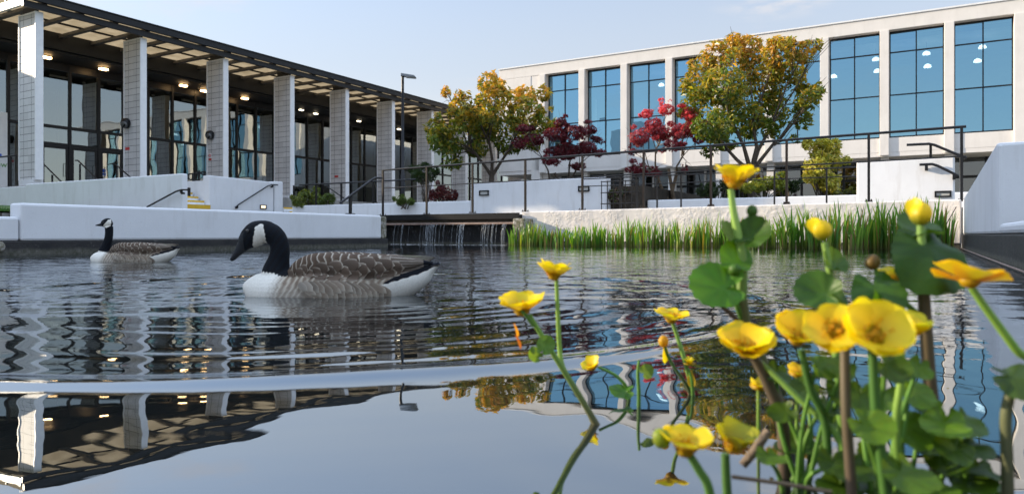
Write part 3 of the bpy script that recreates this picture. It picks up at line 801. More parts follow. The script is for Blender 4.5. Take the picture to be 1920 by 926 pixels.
# round wall lamps and little signs on the fins
for (x, y, k, lb) in ((240, 232, 1, 'round black wall lamp on the fin with the red label'), (397, 254, 2, 'round black wall lamp above the no smoking sign')):
    u = U0 + DU * k - .005; p = pu(x, y, u)
    t = thing('wall_lamp', lb, 'lamp', p, 'round wall lamps on the fins')
    m = MB(); m.lathe([(.16, 0), (.19, .03), (.19, .12), (.15, .2), (.04, .24)], p, 18, axis=NU); m.build('housing', 'black', t)
    m = MB(); m.lathe([(.12, 0), (.13, .02), (.08, .05)], p + NU * .17 + P(0, .06, -.06), 14, axis=(NU + P(0, .5, -.6))); m.build('lens', 'steel', t)
for (x, y, k, w_, h_, lb) in ((239, 279, 1, .13, .05, 'small red label low on the second tiled fin'), (394, 299, 2, .085, .04, 'small red and white no smoking plate on the third tiled fin'), (631, 331, 4, .12, .05, 'tiny red label on the fifth tiled fin')):
    u = U0 + DU * k - .004; p = pu(x, y, u); ww_ = uw(p)[1]
    t = thing('sign', lb, 'sign', p, 'small signs on the fins')
    m = MB(); m.box(u - .01, u, ww_ - w_, ww_ + w_, p.z - h_, p.z + h_); m.build('plate', 'red_sign', t)
    if k == 2:
        m = MB(); m.box(u - .012, u - .001, ww_ - w_, ww_ + w_, p.z + h_ + .005, p.z + .25); m.build('pictogram_plate', 'white_paint', t)
        m = MB()
        pts = [P(u - .018, ww_ + .06 * math.cos(a), p.z + .15 + .06 * math.sin(a)) for a in np.linspace(0, 2 * math.pi, 17)]
        m.tube(pts, .011, 5); m.tube([P(u - .02, ww_ - .04, p.z + .19), P(u - .02, ww_ + .04, p.z + .11)], .009, 5); m.build('prohibition_ring', 'red_sign', t)
p = pw(192, 321, GW + .03)
t = thing('door_notice', 'white and blue notice stuck on the double door glass', 'sign', p); u_ = uw(p)[0]
m = MB(); m.box(u_ - .14, u_ + .16, GW + .012, GW + .018, p.z - .22, p.z + .12); m.build('sheet', 'white_paint', t)
m = MB(); m.lathe([(.075, 0), (.075, .004)], P(u_ + .07, GW + .0185, p.z + .02), 16, axis=NW); m.box(u_ - .0, u_ + .15, GW + .0185, GW + .022, p.z - .16, p.z - .08); m.build('blue_mark', 'blue_sign', t)

# ------------------------------------------------------------------ white office building on the right
BU = 37.0
off = thing('office_building', 'white two storey office block with tall blue windows between square piers', 'building', P(BU, -8, .9))
WB = -22.5; PW = 2.56
def wb(x): return uw(pu(x, 200, BU))[1]
w_piers = [wb(1770) + .2 - PW * (k) for k in range(0, 9)][::-1] + [wb(1770) + .2 + PW, wb(1770) + .2 + 2 * PW, wb(1770) + .2 + 3 * PW]
Z_SILL, Z_HEAD, Z_TOP, Z_UND = 4.72, 9.70, 10.32, 3.86
WEND = w_piers[-1] + .3
m = MB(); m.box(BU, BU + 9, WB, WEND, Z_HEAD + .002, Z_TOP); m.build('roof_band', 'facade', off, bevel=.02)
m = MB(); m.box(BU - .05, BU + 9, WB - .05, WEND, Z_TOP + .001, Z_TOP + .07); m.build('coping', 'white_paint', off)
m = MB(); m.box(BU + .02, BU + .5, WB, WEND, Z_UND + .2, Z_SILL - .002); m.build('spandrel', 'facade', off)
m = MB(); m.box(BU + .03, BU + 9, WB, WEND, Z_UND, Z_UND + .198); m.build('overhang', 'facade', off)
wfirst = w_piers[0]
m = MB(); m.box(BU, BU + 8.9, WB, wfirst - .19 - .6, Z_UND + .2, Z_HEAD); m.build('end_wall', 'facade', off, bevel=.02)
m = MB(); m.box(BU + .02, BU + 8.9, wfirst - .788, wfirst - .19, .9, Z_HEAD); m.build('end_pier', 'facade', off, bevel=.02)
for w in w_piers:
    m = MB(); m.box(BU - .10, BU + .55, w - .19, w + .19, Z_UND + .05, Z_HEAD); pr = m.build('pier', 'facade', off, bevel=.015)
    m = MB(); m.box(BU + .35, BU + .75, w - .17, w + .17, .9, Z_UND - .002); m.build('lower_pier', 'facade', off, bevel=.015)
GU = BU + .42
for a, b_ in zip(w_piers[:-1], w_piers[1:]):
    a, b_ = a + .19, b_ - .19
    m = MB(); e = .05
    mid = (a + b_) / 2
    for r_ in ((a, b_, Z_SILL, Z_SILL + .10), (a, b_, Z_HEAD - .08, Z_HEAD - .003), (a, a + e, Z_SILL, Z_HEAD - .003), (b_ - e, b_, Z_SILL, Z_HEAD - .003), (mid - e / 2, mid + e / 2, Z_SILL, Z_HEAD - .003), (a, b_, 8.70, 8.75), (a, b_, 6.72, 6.77)):
        m.box(GU - .05, GU + .05, r_[0], r_[1], r_[2], r_[3])
    wdw = m.build('window', 'black', off)
    m = MB(); ou = random.uniform(-.004, .004)
    for x0, x1 in ((a, mid), (mid, b_)):
        for z0, z1 in ((Z_SILL, 6.745), (6.745, 8.725), (8.725, Z_HEAD)):
            ou, ov = random.uniform(-.010, .010), random.uniform(-.014, .014); m = MB()
            m.add([P(GU + ou + ov, x0, z0), P(GU - ou + ov, x1, z0), P(GU - ou - ov, x1, z1), P(GU + ou - ov, x0, z1)], [(0, 1, 2, 3)]); m.build('pane', 'blue_glass', wdw)
    m = MB(); m.box(GU + .15, GU + .2, a, b_, Z_HEAD - .35, Z_HEAD - .01); m.build('blind_box', 'rafter', wdw)
m = MB(); m.box(BU + 8, BU + 8.3, wfirst, WEND, Z_UND, Z_HEAD); m.build('inner_wall', 'interior_light', off)
m = MB(); m.box(BU + .55, BU + 8, wfirst, WEND, Z_HEAD - .15, Z_HEAD); m.build('inner_ceiling', 'interior_light', off)
m = MB(); m.box(BU + .55, BU + 8, wfirst, WEND, Z_SILL - .3, Z_SILL - .1); m.build('inner_floor', 'interior', off)
# ground floor: recessed glazing
m = MB(); m.box(BU + 2.4, BU + 2.45, wfirst, WEND, 1.0, Z_UND); m.build('ground_glazing', 'dark_glass', off)
for k in range(26):
    w = wfirst + k * 1.0
    if w < WEND: m = MB(); m.box(BU + 2.3, BU + 2.399, w - .05, w + .05, .9, Z_UND); m.build('ground_mullion', 'black' if k % 3 else 'white_paint', off)
for z in (1.0, 1.9, 2.9):
    m = MB(); m.box(BU + 2.32, BU + 2.395, wfirst, WEND, z, z + .12); m.build('ground_transom', 'white_paint' if z < 2 else 'black', off)
m = MB(); m.box(BU + 6, BU + 6.2, wfirst, WEND, .9, Z_UND); m.build('ground_back_wall', 'interior', off)
# pendants in the upper hall
pend = None
PL = [(1842, 89, 'white dome pendant, upper of two in the window next to the building end'), (1833, 115, 'white dome pendant, lower of two in the window next to the building end'),
      (1737, 101, 'white dome pendant, upper of two in the second window from the building end'), (1739, 125, 'white dome pendant, lower of two in the second window from the building end'),
      (1642, 112, 'white dome pendant at mid window, upper one beside the bronze tree window'), (1645, 134, 'white dome pendant touching the pier, in the window beside the bronze tree'),
      (1563, 144, 'white dome pendant in the window half hidden by the bronze tree'), (1240, 160, 'white dome pendant behind the window above the red maple')]
for x, y, lb in PL:
    p = pu(x, y, BU + 2.5)
    if pend is None:
        t = thing('pendant_lamp', lb, 'lamp', p, 'dome pendants in the upper hall'); pend = t
        m = MB(); m.lathe([(.165, -.05), (.17, -.03), (.155, .03), (.11, .085), (.05, .115), (.02, .13)], p, 18); m.build('shade', 'pendant', t)
        m = MB(); m.tube([p + Vector((0, 0, .13)), p + Vector((0, 0, .55))], .008, 5); m.build('cord', 'black', t)
    else:
        t = copy_tree(pend, p); t["label"] = lb

# ------------------------------------------------------------------ street lamp
p = pu(755, 378, 20.0)
t = thing('street_lamp', 'tall slim dark lamp post with a flat grey head beside the pavilion', 'lamp', (p.x, p.y, 1.1))
top = pu(755, 143, 20.0)
m = MB(); m.tube([(p.x, p.y, 1.1), (p.x, p.y, 2.4), (p.x, p.y, 2.42), top], [.085, .085, .06, .05], 10); m.build('post', 'black', t)
m = MB(); q = top + Vector((.46, -.1, .0)); m.hexa([top + Vector(v) for v in ((-.06, -.10, -.02), (.5, -.13, -.07), (.5, .13, -.07), (-.06, .10, -.02))], [top + Vector(v) for v in ((-.06, -.07, .10), (.42, -.1, .02), (.42, .1, .02), (-.06, .07, .10))]); hd_ = m.build('lamp_head', 'steel', t, bevel=.02)
m = MB(); m.hexa([top + Vector(v) for v in ((.12, -.1, -.055), (.46, -.11, -.085), (.46, .11, -.085), (.12, .1, -.055))], [top + Vector(v) for v in ((.12, -.1, -.04), (.46, -.11, -.072), (.46, .11, -.072), (.12, .1, -.04))]); m.build('lens', 'interior_light', hd_)

# ------------------------------------------------------------------ trees and shrubs
def leaf_cloud(centers, radii, n, size, cols, colfun=None, flat=1.0, shape='leaf', shell=.55, up=.3, droop=0.0, sat=0):
    """leaf faces through several ellipsoid clumps; returns V, F (quads, folded along the midrib), colours"""
    centers = np.array(centers, float); radii = np.array(radii, float)
    if sat:
        cs_, rs_ = [centers], [radii * .86]
        for _ in range(sat):
            dd = rng.normal(size=centers.shape); dd /= np.linalg.norm(dd, axis=1)[:, None]; dd[:, 2] = dd[:, 2] * .8 + .15
            cs_.append(centers + dd * (radii * rng.uniform(.95, 1.25, len(radii)))[:, None]); rs_.append(radii * rng.uniform(.22, .42, len(radii)))
        centers = np.concatenate(cs_); radii = np.concatenate(rs_)
    wts = radii ** 2.2; wts /= wts.sum()
    k = rng.choice(len(centers), n, p=wts)
    d = rng.normal(size=(n, 3)); d /= np.linalg.norm(d, axis=1)[:, None]
    rad = rng.uniform(0, 1, n) ** (1 / 3) * (1 - shell) + shell * rng.uniform(.75, 1.08, n)
    twigs = rng.normal(size=(len(centers) * 14, 3)); twigs /= np.linalg.norm(twigs, axis=1)[:, None]
    tw = twigs[k * 14 + rng.integers(0, 14, n)]
    d = d * .42 + tw * rng.uniform(.3, 1.0, n)[:, None]; d /= np.maximum(np.linalg.norm(d, axis=1)[:, None], .3)
    c = centers[k] + d * (rad * radii[k])[:, None] * np.array([1, 1, flat])
    nrm = d * .6 + rng.normal(size=(n, 3)) * .6 + np.array([0, 0, up]); nrm /= np.linalg.norm(nrm, axis=1)[:, None]
    ax = rng.normal(size=(n, 3)) + d * .9 + np.array([0, 0, -droop]); ax -= nrm * (ax * nrm).sum(1)[:, None]; ax /= np.linalg.norm(ax, axis=1)[:, None]
    sd_ = np.cross(nrm, ax)
    s = size * rng.uniform(.65, 1.25, n)[:, None]
    if shape == 'leaf':
        base = c - ax * s * .5; tip = c + ax * s * .5 - nrm * s * .10
        l = c + sd_ * s * .2 + nrm * s * .06 + ax * s * .05; r_ = c - sd_ * s * .2 + nrm * s * .06 + ax * s * .05
        V = np.stack([base, r_, tip, l], 1)
        Fq = np.concatenate([np.stack([np.arange(n) * 4, np.arange(n) * 4 + 1, np.arange(n) * 4 + 2], -1), np.stack([np.arange(n) * 4, np.arange(n) * 4 + 2, np.arange(n) * 4 + 3], -1)])
        nv = 4
    else:   # star: five-fingered maple leaf from two crossed slivers and a tip
        tips = [c + (ax * math.cos(a) + sd_ * math.sin(a)) * s * f - nrm * s * .08 for a, f in ((0, .6), (1.0, .5), (-1.0, .5), (2.1, .38), (-2.1, .38))]
        ins = [c + (ax * math.cos(a) + sd_ * math.sin(a)) * s * .16 for a in (.5, -.5, 1.6, -1.6, math.pi)]
        V = np.stack([tips[0], ins[0], tips[1], ins[2], tips[3], ins[4], tips[4], ins[3], tips[2], ins[1]], 1)
        nv = 10; b_ = np.arange(n) * 10
        tri = [(9, 0, 1), (1, 2, 3), (3, 4, 5), (5, 6, 7), (7, 8, 9), (1, 3, 5), (1, 5, 9), (5, 7, 9)]
        Fq = np.concatenate([np.stack([b_ + i for i in t3], -1) for t3 in tri])
    cc = colfun(c, d, n) if colfun else np.array(cols)[rng.integers(0, len(cols), n)]
    cc = cc * rng.uniform(.75, 1.25, (n, 1))
    return V.reshape(-1, 3), Fq, np.repeat(cc, nv, 0)

def limb_tree(label, base, fork_z, clumps, trunk_r, mat_leaf, n, size, cols, colfun=None, bark='bark', stems=1, shape='leaf', flat=1.0, name='tree', cat='tree', shell=.45, up=.3):
    t = thing(name, label, cat, base)
    base = Vector(base); m = MB()
    cs = [Vector(c[0]) for c in clumps]
    starts = [base + Vector((random.uniform(-.1, .1) * (stems > 1), random.uniform(-.1, .1) * (stems > 1), 0)) for _ in range(stems)]
    forks = []
    for s_ in starts:
        tgt = cs[random.randrange(len(cs))] if stems > 1 else sum(cs, Vector()) / len(cs)
        fk = Vector((base.x + (tgt.x - base.x) * .18 * (1 + (stems > 1) * 1.0), base.y + (tgt.y - base.y) * .2, fork_z + random.uniform(-.1, .1)))
        midp = (s_ + fk) / 2 + Vector((random.uniform(-.06, .06), random.uniform(-.06, .06), 0))
        m.tube([s_ - Vector((0, 0, .15)), s_ + Vector((0, 0, .05)), midp, fk], [trunk_r * 1.35, trunk_r * 1.1, trunk_r * .9, trunk_r * .8], 9); forks.append(fk)
    m.build('trunk', bark, t)
    m = MB()
    ctr = sum(cs, Vector()) / len(cs)
    order = sorted(cs, key=lambda c: math.atan2(c.z - fork_z + .4, c.x - base.x))
    ng = min(6, max(3, len(cs) // 4)); groups = [order[i * len(order) // ng:(i + 1) * len(order) // ng] for i in range(ng)]
    for g in groups:
        gc = sum(g, Vector()) / len(g)
        fk = min(forks, key=lambda f: (Vector((f.x, f.y)) - Vector((gc.x, gc.y))).length)
        e = fk + (gc - fk) * .62
        p1 = fk + (e - fk) * .4 + Vector((random.uniform(-.12, .12), random.uniform(-.1, .1), -.02)); p2 = fk + (e - fk) * .75 + Vector((random.uniform(-.1, .1), random.uniform(-.1, .1), .04))
        m.tube([fk - Vector((0, 0, .06)), p1, p2, e], [trunk_r * .62, trunk_r * .46, trunk_r * .38, trunk_r * .28], 7)
        for c in g:
            s0 = p1 + (e - p1) * random.uniform(.45, 1.0); md = (s0 + c) / 2 + Vector((random.uniform(-.12, .12), random.uniform(-.12, .12), .05))
            m.tube([s0, md, c], [trunk_r * .27, trunk_r * .17, trunk_r * .08], 5)
            for _ in range(6):
                q_ = c + Vector((random.gauss(0, 1), random.gauss(0, 1), random.gauss(.2, .8))).normalized() * random.uniform(.2, .5)
                s1 = md + (c - md) * random.uniform(0, 1); m.tube([s1, (s1 + q_) / 2 + Vector((0, 0, .04)), q_], [trunk_r * .11, trunk_r * .07, trunk_r * .04], 4)
    m.build('limb', bark, t)
    V, Fq, C_ = leaf_cloud([c[0] for c in clumps], [c[1] for c in clumps], n, size, cols, colfun, flat, shape, shell, up, 0.0, 3)
    np_mesh('crown', V, Fq, mat_leaf, t, cols=C_)
    return t

def clumps_px(lst, Y, dy, rs=1.0):
    out = []
    for x, y, r_ in lst:
        Yc = Y + random.uniform(-dy, dy); out.append((at(x, y, Yc), r_ / F * Y * rs))
    return out
def magnolia_cols(c, d, n):
    """new growth at the crown top and tips is bronze, the rest green"""
    z = c[:, 2]; h = (z - z.min()) / (z.max() - z.min())
    a = np.clip(h * 1.4 - .42 + rng.normal(0, .32, n), 0, 1)[:, None]
    g = np.array([.095, .150, .022]) * rng.uniform(.7, 1.5, (n, 1)); y_ = np.array([.54, .47, .04]); br = np.array([.62, .33, .06])
    out = g * (1 - a) + (y_ * (1 - a) + br * a) * a
    pale = rng.uniform(size=n) < .12
    out[pale] = np.array([.32, .29, .04])
    return out
b0 = pu(925, 338, 19.2); b0.z = 1.45
cl = clumps_px([(832, 262, 36), (868, 215, 36), (928, 196, 44), (985, 215, 40), (1012, 232, 26), (895, 262, 42), (955, 255, 44), (838, 172, 14), (862, 182, 14), (925, 162, 22), (985, 180, 26), (812, 240, 20), (1000, 265, 22), (905, 228, 42), (850, 300, 24)], 22.3, 1.3)
limb_tree('olive green broadleaf tree with bronze top, beside the pavilion end', b0, 2.1, cl, .10, 'leaf', 6600, .20, None, magnolia_cols, up=.4)
b0 = pu(1408, 348, 19.6); b0.z = 1.0
cl = clumps_px([(1318, 150, 40), (1345, 104, 34), (1402, 98, 38), (1460, 100, 36), (1508, 98, 24), (1533, 84, 11), (1300, 192, 30), (1360, 160, 48), (1422, 150, 48), (1478, 150, 42), (1520, 185, 24), (1330, 232, 38), (1390, 222, 44), (1450, 205, 42), (1505, 225, 22), (1350, 262, 24), (1302, 235, 24), (1285, 165, 16), (1440, 240, 22), (1330, 285, 14), (1530, 170, 14), (1375, 76, 14), (1490, 262, 10)], 19.1, 1.2)
limb_tree('large broadleaf tree with a bronze and yellow green crown before the blue windows', b0, 1.9, cl, .105, 'leaf', 8600, .185, None, magnolia_cols, up=.35)
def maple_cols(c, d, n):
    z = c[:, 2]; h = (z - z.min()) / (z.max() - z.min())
    a = np.clip(h * 1.4 - .5 + rng.normal(0, .2, n), 0, 1)[:, None]  # leaves painted brighter towards the top, a sunlit look put into the colour
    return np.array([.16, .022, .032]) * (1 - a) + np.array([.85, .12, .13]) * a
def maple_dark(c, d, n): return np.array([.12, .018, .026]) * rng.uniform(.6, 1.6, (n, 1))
b0 = pu(1062, 350, 19.0); b0.z = 1.4
cl = clumps_px([(1000, 262, 24), (1040, 252, 26), (1078, 250, 28), (1106, 244, 18), (1060, 285, 30), (1098, 278, 26), (982, 240, 13), (1122, 288, 12), (1030, 300, 18), (975, 272, 14), (1085, 312, 16), (1050, 232, 14), (1120, 262, 12)], 20.5, .8)
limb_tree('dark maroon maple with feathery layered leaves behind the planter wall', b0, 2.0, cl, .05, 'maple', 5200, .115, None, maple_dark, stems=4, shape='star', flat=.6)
b0 = pu(1262, 378, 19.5); b0.z = 1.0
cl = clumps_px([(1213, 213, 14), (1250, 206, 18), (1290, 214, 20), (1198, 258, 24), (1240, 248, 30), (1280, 246, 26), (1188, 285, 12), (1262, 272, 22), (1225, 232, 20), (1300, 235, 18), (1198, 315, 18), (1230, 325, 12), (1180, 318, 10), (1310, 262, 14), (1284, 318, 8)], 19.4, .8)
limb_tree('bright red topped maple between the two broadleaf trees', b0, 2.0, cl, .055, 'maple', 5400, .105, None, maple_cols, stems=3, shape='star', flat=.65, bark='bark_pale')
def shrub(label, clumps, base, n, size, cols, mat='leaf', name='shrub', shape='leaf', flat=1.0, stems=5, droop=0.0, cat='shrub', up=.3):
    t = thing(name, label, cat, base); base = Vector(base); m = MB()
    for c, r_ in clumps:
        for _ in range(max(1, stems // len(clumps) + 1)):
            e = Vector(c) + Vector((random.gauss(0, .4), random.gauss(0, .4), random.gauss(0, .3))) * r_
            s0 = base + Vector((random.gauss(0, .06), random.gauss(0, .06), -.08)); m.tube([s0, (s0 + e) / 2 + Vector((random.gauss(0, .04), 0, .05)), e], [.018, .014, .006], 5)
    m.build('stem', 'bark', t)
    V, Fq, C_ = leaf_cloud([c[0] for c in clumps], [c[1] for c in clumps], n, size, cols, None, flat, shape, .3, up, droop, 2)
    np_mesh('foliage', V, Fq, mat, t, cols=C_); return t
def px_shrub(label, lst, Y, base_px, bz, n, size, cols, **k):
    b = at(base_px, 350, Y); b.z = bz
    return shrub(label, clumps_px(lst, Y, .25), b, n, size, cols, **k)
bam = [(.58, .54, .09), (.46, .46, .07), (.62, .54, .14), (.30, .34, .05)]
px_shrub('yellow green bamboo standing tall before the office ground floor', [(1542, 285, 30), (1530, 312, 28), (1560, 300, 24), (1545, 335, 28), (1565, 272, 14), (1520, 330, 18), (1555, 345, 22)], 18.4, 1545, 1.0, 5600, .12, bam, name='bamboo', cat='bamboo', stems=30, droop=.6)
px_shrub('round clipped topiary ball on a thin stem beside the lamp post', [(795, 326, 24), (782, 330, 14), (808, 328, 15), (797, 312, 10)], 22.0, 796, 1.1, 1700, .10, [(.03, .06, .012), (.05, .09, .02), (.02, .045, .01)], name='topiary_shrub', stems=6)
px_shrub('feathery yellow green shrub below the fern railing', [(575, 372, 20), (560, 378, 14), (592, 374, 15)], 24.2, 575, 1.1, 1500, .13, [(.14, .18, .03), (.10, .15, .03), (.18, .20, .05)], droop=.4)
px_shrub('small pale green shrub near the foot of the fourth fin', [(617, 374, 14), (604, 378, 10)], 23.6, 612, 1.1, 700, .11, [(.10, .15, .03), (.08, .12, .03)])
px_shrub('low dark red shrub on the planter under the olive tree', [(832, 362, 20), (815, 366, 14), (848, 366, 14)], 21.2, 832, 1.1, 1500, .09, [(.10, .015, .02), (.14, .03, .02), (.06, .012, .015)], mat='maple', shape='star')
px_shrub('low grass green shrub in the planter before the lamp post', [(752, 376, 12), (770, 377, 9)], 21.4, 758, 1.1, 600, .10, [(.07, .12, .02), (.10, .15, .03)])
lime = [(.22, .26, .03), (.16, .22, .03), (.26, .28, .05)]
px_shrub('lime green spreading shrub at the foot of the large bronze tree', [(1420, 348, 22), (1445, 344, 24), (1465, 348, 16), (1400, 352, 16)], 17.6, 1435, 1.0, 2200, .10, lime, flat=.7)
dk = [(.025, .05, .012), (.04, .07, .018), (.018, .035, .01)]
px_shrub('dark evergreen shrub beside the lime green one', [(1335, 356, 18), (1365, 352, 18), (1315, 360, 12)], 18.0, 1345, 1.0, 1700, .09, dk)
px_shrub('dark evergreen shrub close before the bamboo', [(1488, 350, 14), (1472, 352, 12)], 17.9, 1480, 1.0, 800, .09, dk)
px_shrub('thin grassy shrub with pale flower spikes inside the barred gate', [(1150, 366, 14), (1172, 362, 14), (1290, 360, 14)][:2], 18.6, 1160, .9, 700, .12, [(.08, .10, .03), (.16, .10, .09), (.06, .08, .03)])
px_shrub('low mixed ground shrub along the bed edge past the bamboo', [(1590, 360, 10), (1570, 362, 8), (1605, 361, 8)], 17.2, 1590, 1.0, 700, .07, [(.12, .15, .03), (.08, .10, .02)], flat=.6)

# ------------------------------------------------------------------ irises along the far wall
def iris_clump(u, w, nb, hmax, spread, label):
    c = P(u, w, -.05)
    Vv, Ff, Cc = [], [], []
    for b in range(nb):
        a = random.uniform(0, 6.28); r_ = spread * math.sqrt(random.random())
        base = c + Vector((math.cos(a) * r_, math.sin(a) * r_ * .8, 0))
        h = hmax * random.uniform(.55, 1.05) * (1 - .25 * r_ / spread) + .05
        lean = Vector((random.gauss(0, .11), random.gauss(0, .11), 0)) * h + Vector((math.cos(a), math.sin(a), 0)) * .06 * h
        f = random.uniform(0, 3.14); side = Vector((math.cos(f), math.sin(f), 0)); wd = random.uniform(.011, .021)
        col = random.choice([(.13, .30, .03), (.10, .24, .028), (.20, .36, .04), (.32, .42, .06), (.07, .18, .035), (.09, .24, .035), (.14, .30, .03), (.11, .25, .03), (.28, .21, .07)])
        o = len(Vv); tipdroop = random.choice((0, 0, 0, .25)) * h
        for i, (tt_, wf) in enumerate(((0, .8), (.35, 1.0), (.7, .8), (.9, .4), (1.0, .05))):
            pc = base + Vector((0, 0, h * tt_)) + lean * tt_ ** 2 - Vector((0, 0, tipdroop * max(0, tt_ - .6) ** 2))
            Vv += [pc - side * wd * wf, pc + side * wd * wf]
            kk = .75 + .4 * tt_; Cc += [tuple(x * kk for x in col)] * 2 if tt_ > .1 else [(.13, .12, .04)] * 2
        for i in range(4): Ff.append((o + 2 * i, o + 2 * i + 1, o + 2 * i + 3, o + 2 * i + 2))
    ob = np_mesh('iris_plant', np.array([tuple(v) for v in Vv]), np.array(Ff), 'reed', org=tuple(P(u, w, 0)), cols=np.array(Cc))
    return tag(ob, label, 'iris', 'irises growing along the far pond wall')
ic = [(968, .42), (995, .5), (1025, .46), (1055, .44), (1085, .5), (1115, .46), (1145, .5), (1178, .54), (1210, .62), (1242, .52), (1275, .56), (1308, .56), (1340, .60), (1375, .50), (1410, .55), (1446, .60), (1482, .66), (1515, .72), (1545, .74), (1580, .78), (1612, .82), (1645, .80), (1678, .86), (1708, .92), (1738, .84), (1765, .72)]
for i, (x, h) in enumerate(ic):
    u = random.uniform(12.5, 13.5); h *= random.uniform(.84, 1.12); q_ = pu(x, 470, u); w = uw(q_)[1]
    iris_clump(u, min(w, .3), random.randint(38, 70), h * (1.18 if x < 1250 else 1.14), random.uniform(.15, .25), 'clump of upright green iris blades in the bed along the sunlit pond wall')
m = MB(); m.tube([pu(1770, 428, 13.2), pu(1793, 388, 13.6)], .008, 6); m.tube([pu(1773, 421, 13.2), pu(1771, 452, 13.2)], .006, 5)
tag(m.build('stick', 'bark'), 'bare brown twig leaning in the pond corner by the irises', 'twig')

# ------------------------------------------------------------------ geese
GS = .00212
def pip(x, y, poly):
    inside = np.zeros(len(x), bool); n = len(poly)
    for i in range(n):
        x0, y0 = poly[i]; x1, y1 = poly[(i + 1) % n]
        cond = ((y0 > y) != (y1 > y)); xi = (x1 - x0) * (y - y0) / ((y1 - y0) if y1 != y0 else 1e-9) + x0
        inside ^= cond & (x < xi)
    return inside
def smooth_path(pts, n):
    """Catmull-Rom through rows of numbers"""
    p = np.array(pts, float); p = np.vstack([2 * p[0] - p[1], p, 2 * p[-1] - p[-2]]); out = []
    m_ = len(p) - 3
    for s_ in np.linspace(0, m_ - 1e-6, n):
        i = int(s_); t_ = s_ - i; a, b, c, d = p[i:i + 4]
        out.append(.5 * ((2 * b) + (-a + c) * t_ + (2 * a - 5 * b + 4 * c - d) * t_ ** 2 + (-a + 3 * b - 3 * c + d) * t_ ** 3))
    return np.array(out)
def goose_mesh(neck, head, bill, cheek, black_line, vox):
    """closed lofts in goose-pixel space (x along the photo, y down, lateral depth), fused by a voxel remesh and painted"""
    m = MB()
    def loft(rows, n=28, cnt=46):
        """rows: x, y, half-width in plane, half-width lateral; rings perpendicular to the path"""
        r_ = smooth_path(rows, cnt); vs, fs = [], []
        for i in range(cnt):
            d = r_[min(i + 1, cnt - 1)][:2] - r_[max(i - 1, 0)][:2]; d = d / np.linalg.norm(d); nn = np.array([-d[1], d[0]])
            for j in range(n):
                a = 2 * math.pi * j / n; o = nn * math.cos(a) * max(r_[i][2], .3)
                vs.append(((r_[i][0] + o[0] - 620) * GS, math.sin(a) * max(r_[i][3], .3) * GS, (558 - r_[i][1] - o[1]) * GS))
        for i in range(cnt - 1):
            for j in range(n): fs.append((i * n + j, i * n + (j + 1) % n, (i + 1) * n + (j + 1) % n, (i + 1) * n + j))
        fs += [tuple(range(n - 1, -1, -1)), tuple((cnt - 1) * n + j for j in range(n))]
        m.add(vs, fs)
    def rows_tb(l): return [(x, (t_ + b_) / 2, (b_ - t_) / 2, hw) for x, t_, b_, hw in l]
    # trunk: x, top, bottom, half-width (photo px)
    loft(rows_tb([(464, 543, 575, 10), (470, 530, 583, 26), (482, 520, 592, 38), (505, 515, 600, 49), (540, 512, 606, 57), (580, 505, 608, 62), (620, 497, 608, 63), (660, 493, 606, 61), (700, 492, 598, 55), (735, 495, 580, 46), (765, 498, 562, 33), (790, 499, 543, 20), (808, 499, 520, 12), (824, 497, 503, 8)]), 32, 60)
    # folded wings
    for sg in (-1, 1):
        rows = smooth_path([(548, 520, 6, 4), (565, 512, 18, 10), (600, 504, 24, 16), (650, 505, 25, 18), (700, 505, 22, 16), (740, 502, 17, 12), (775, 499, 9, 8), (800, 498, 4, 4), (812, 500, 2, 2)], 50)
        vs, fs = [], []; n = 24
        for i in range(50):
            x, y, a_, b_ = rows[i]; off = sg * np.interp(x, [548, 600, 660, 720, 780, 812], [30, 44, 46, 38, 20, 8])
            for j in range(n):
                an = 2 * math.pi * j / n; vs.append(((x - 620) * GS, (off + b_ * math.sin(an)) * GS, (558 - y - a_ * math.cos(an)) * GS))
        for i in range(49):
            for j in range(n): fs.append((i * n + j, i * n + (j + 1) % n, (i + 1) * n + (j + 1) % n, (i + 1) * n + j))
        fs += [tuple(range(n - 1, -1, -1)), tuple(49 * n + j for j in range(n))]; m.add(vs, fs)
        # flank bulge
        rows = smooth_path([(560, 545, 12, 8), (590, 543, 26, 14), (640, 545, 30, 18), (690, 546, 27, 16), (718, 548, 18, 10), (728, 552, 8, 5)], 40)
        vs, fs = [], []
        for i in range(40):
            x, y, a_, b_ = rows[i]; off = sg * np.interp(x, [560, 600, 660, 728], [46, 54, 52, 34])
            for j in range(n):
                an = 2 * math.pi * j / n; vs.append(((x - 620) * GS, (off + b_ * math.sin(an)) * GS, (558 - y - a_ * math.cos(an)) * GS))
        for i in range(39):
            for j in range(n): fs.append((i * n + j, i * n + (j + 1) % n, (i + 1) * n + (j + 1) % n, (i + 1) * n + j))
        fs += [tuple(range(n - 1, -1, -1)), tuple(39 * n + j for j in range(n))]; m.add(vs, fs)
    loft(neck, 28, 60); loft(head, 28, 40); loft(bill, 20, 30)
    tmp = m.build('goose_tmp', 'goose', org=(0, 0, 0), recalc=True)
    rm = tmp.modifiers.new("r", 'REMESH'); rm.mode = 'VOXEL'; rm.voxel_size = vox; rm.use_smooth_shade = True
    sm = tmp.modifiers.new("s", 'SMOOTH'); sm.factor = .5; sm.iterations = 5
    bpy.context.view_layer.update()
    me = bpy.data.meshes.new_from_object(tmp.evaluated_get(bpy.context.evaluated_depsgraph_get()))
    bpy.data.objects.remove(tmp)
    nv = len(me.vertices); co = np.empty(nv * 3, np.float32); me.vertices.foreach_get("co", co); co = co.reshape(-1, 3)
    x = co[:, 0] / GS + 620; y = 558 - co[:, 2] / GS; lat = np.abs(co[:, 1]) / GS
    # gentle feather relief
    nz = np.sin(x * .9 + 2 * np.sin(y * .35)) * np.cos(lat * .5 + y * .7)
    jit = rng.normal(0, 1, nv)
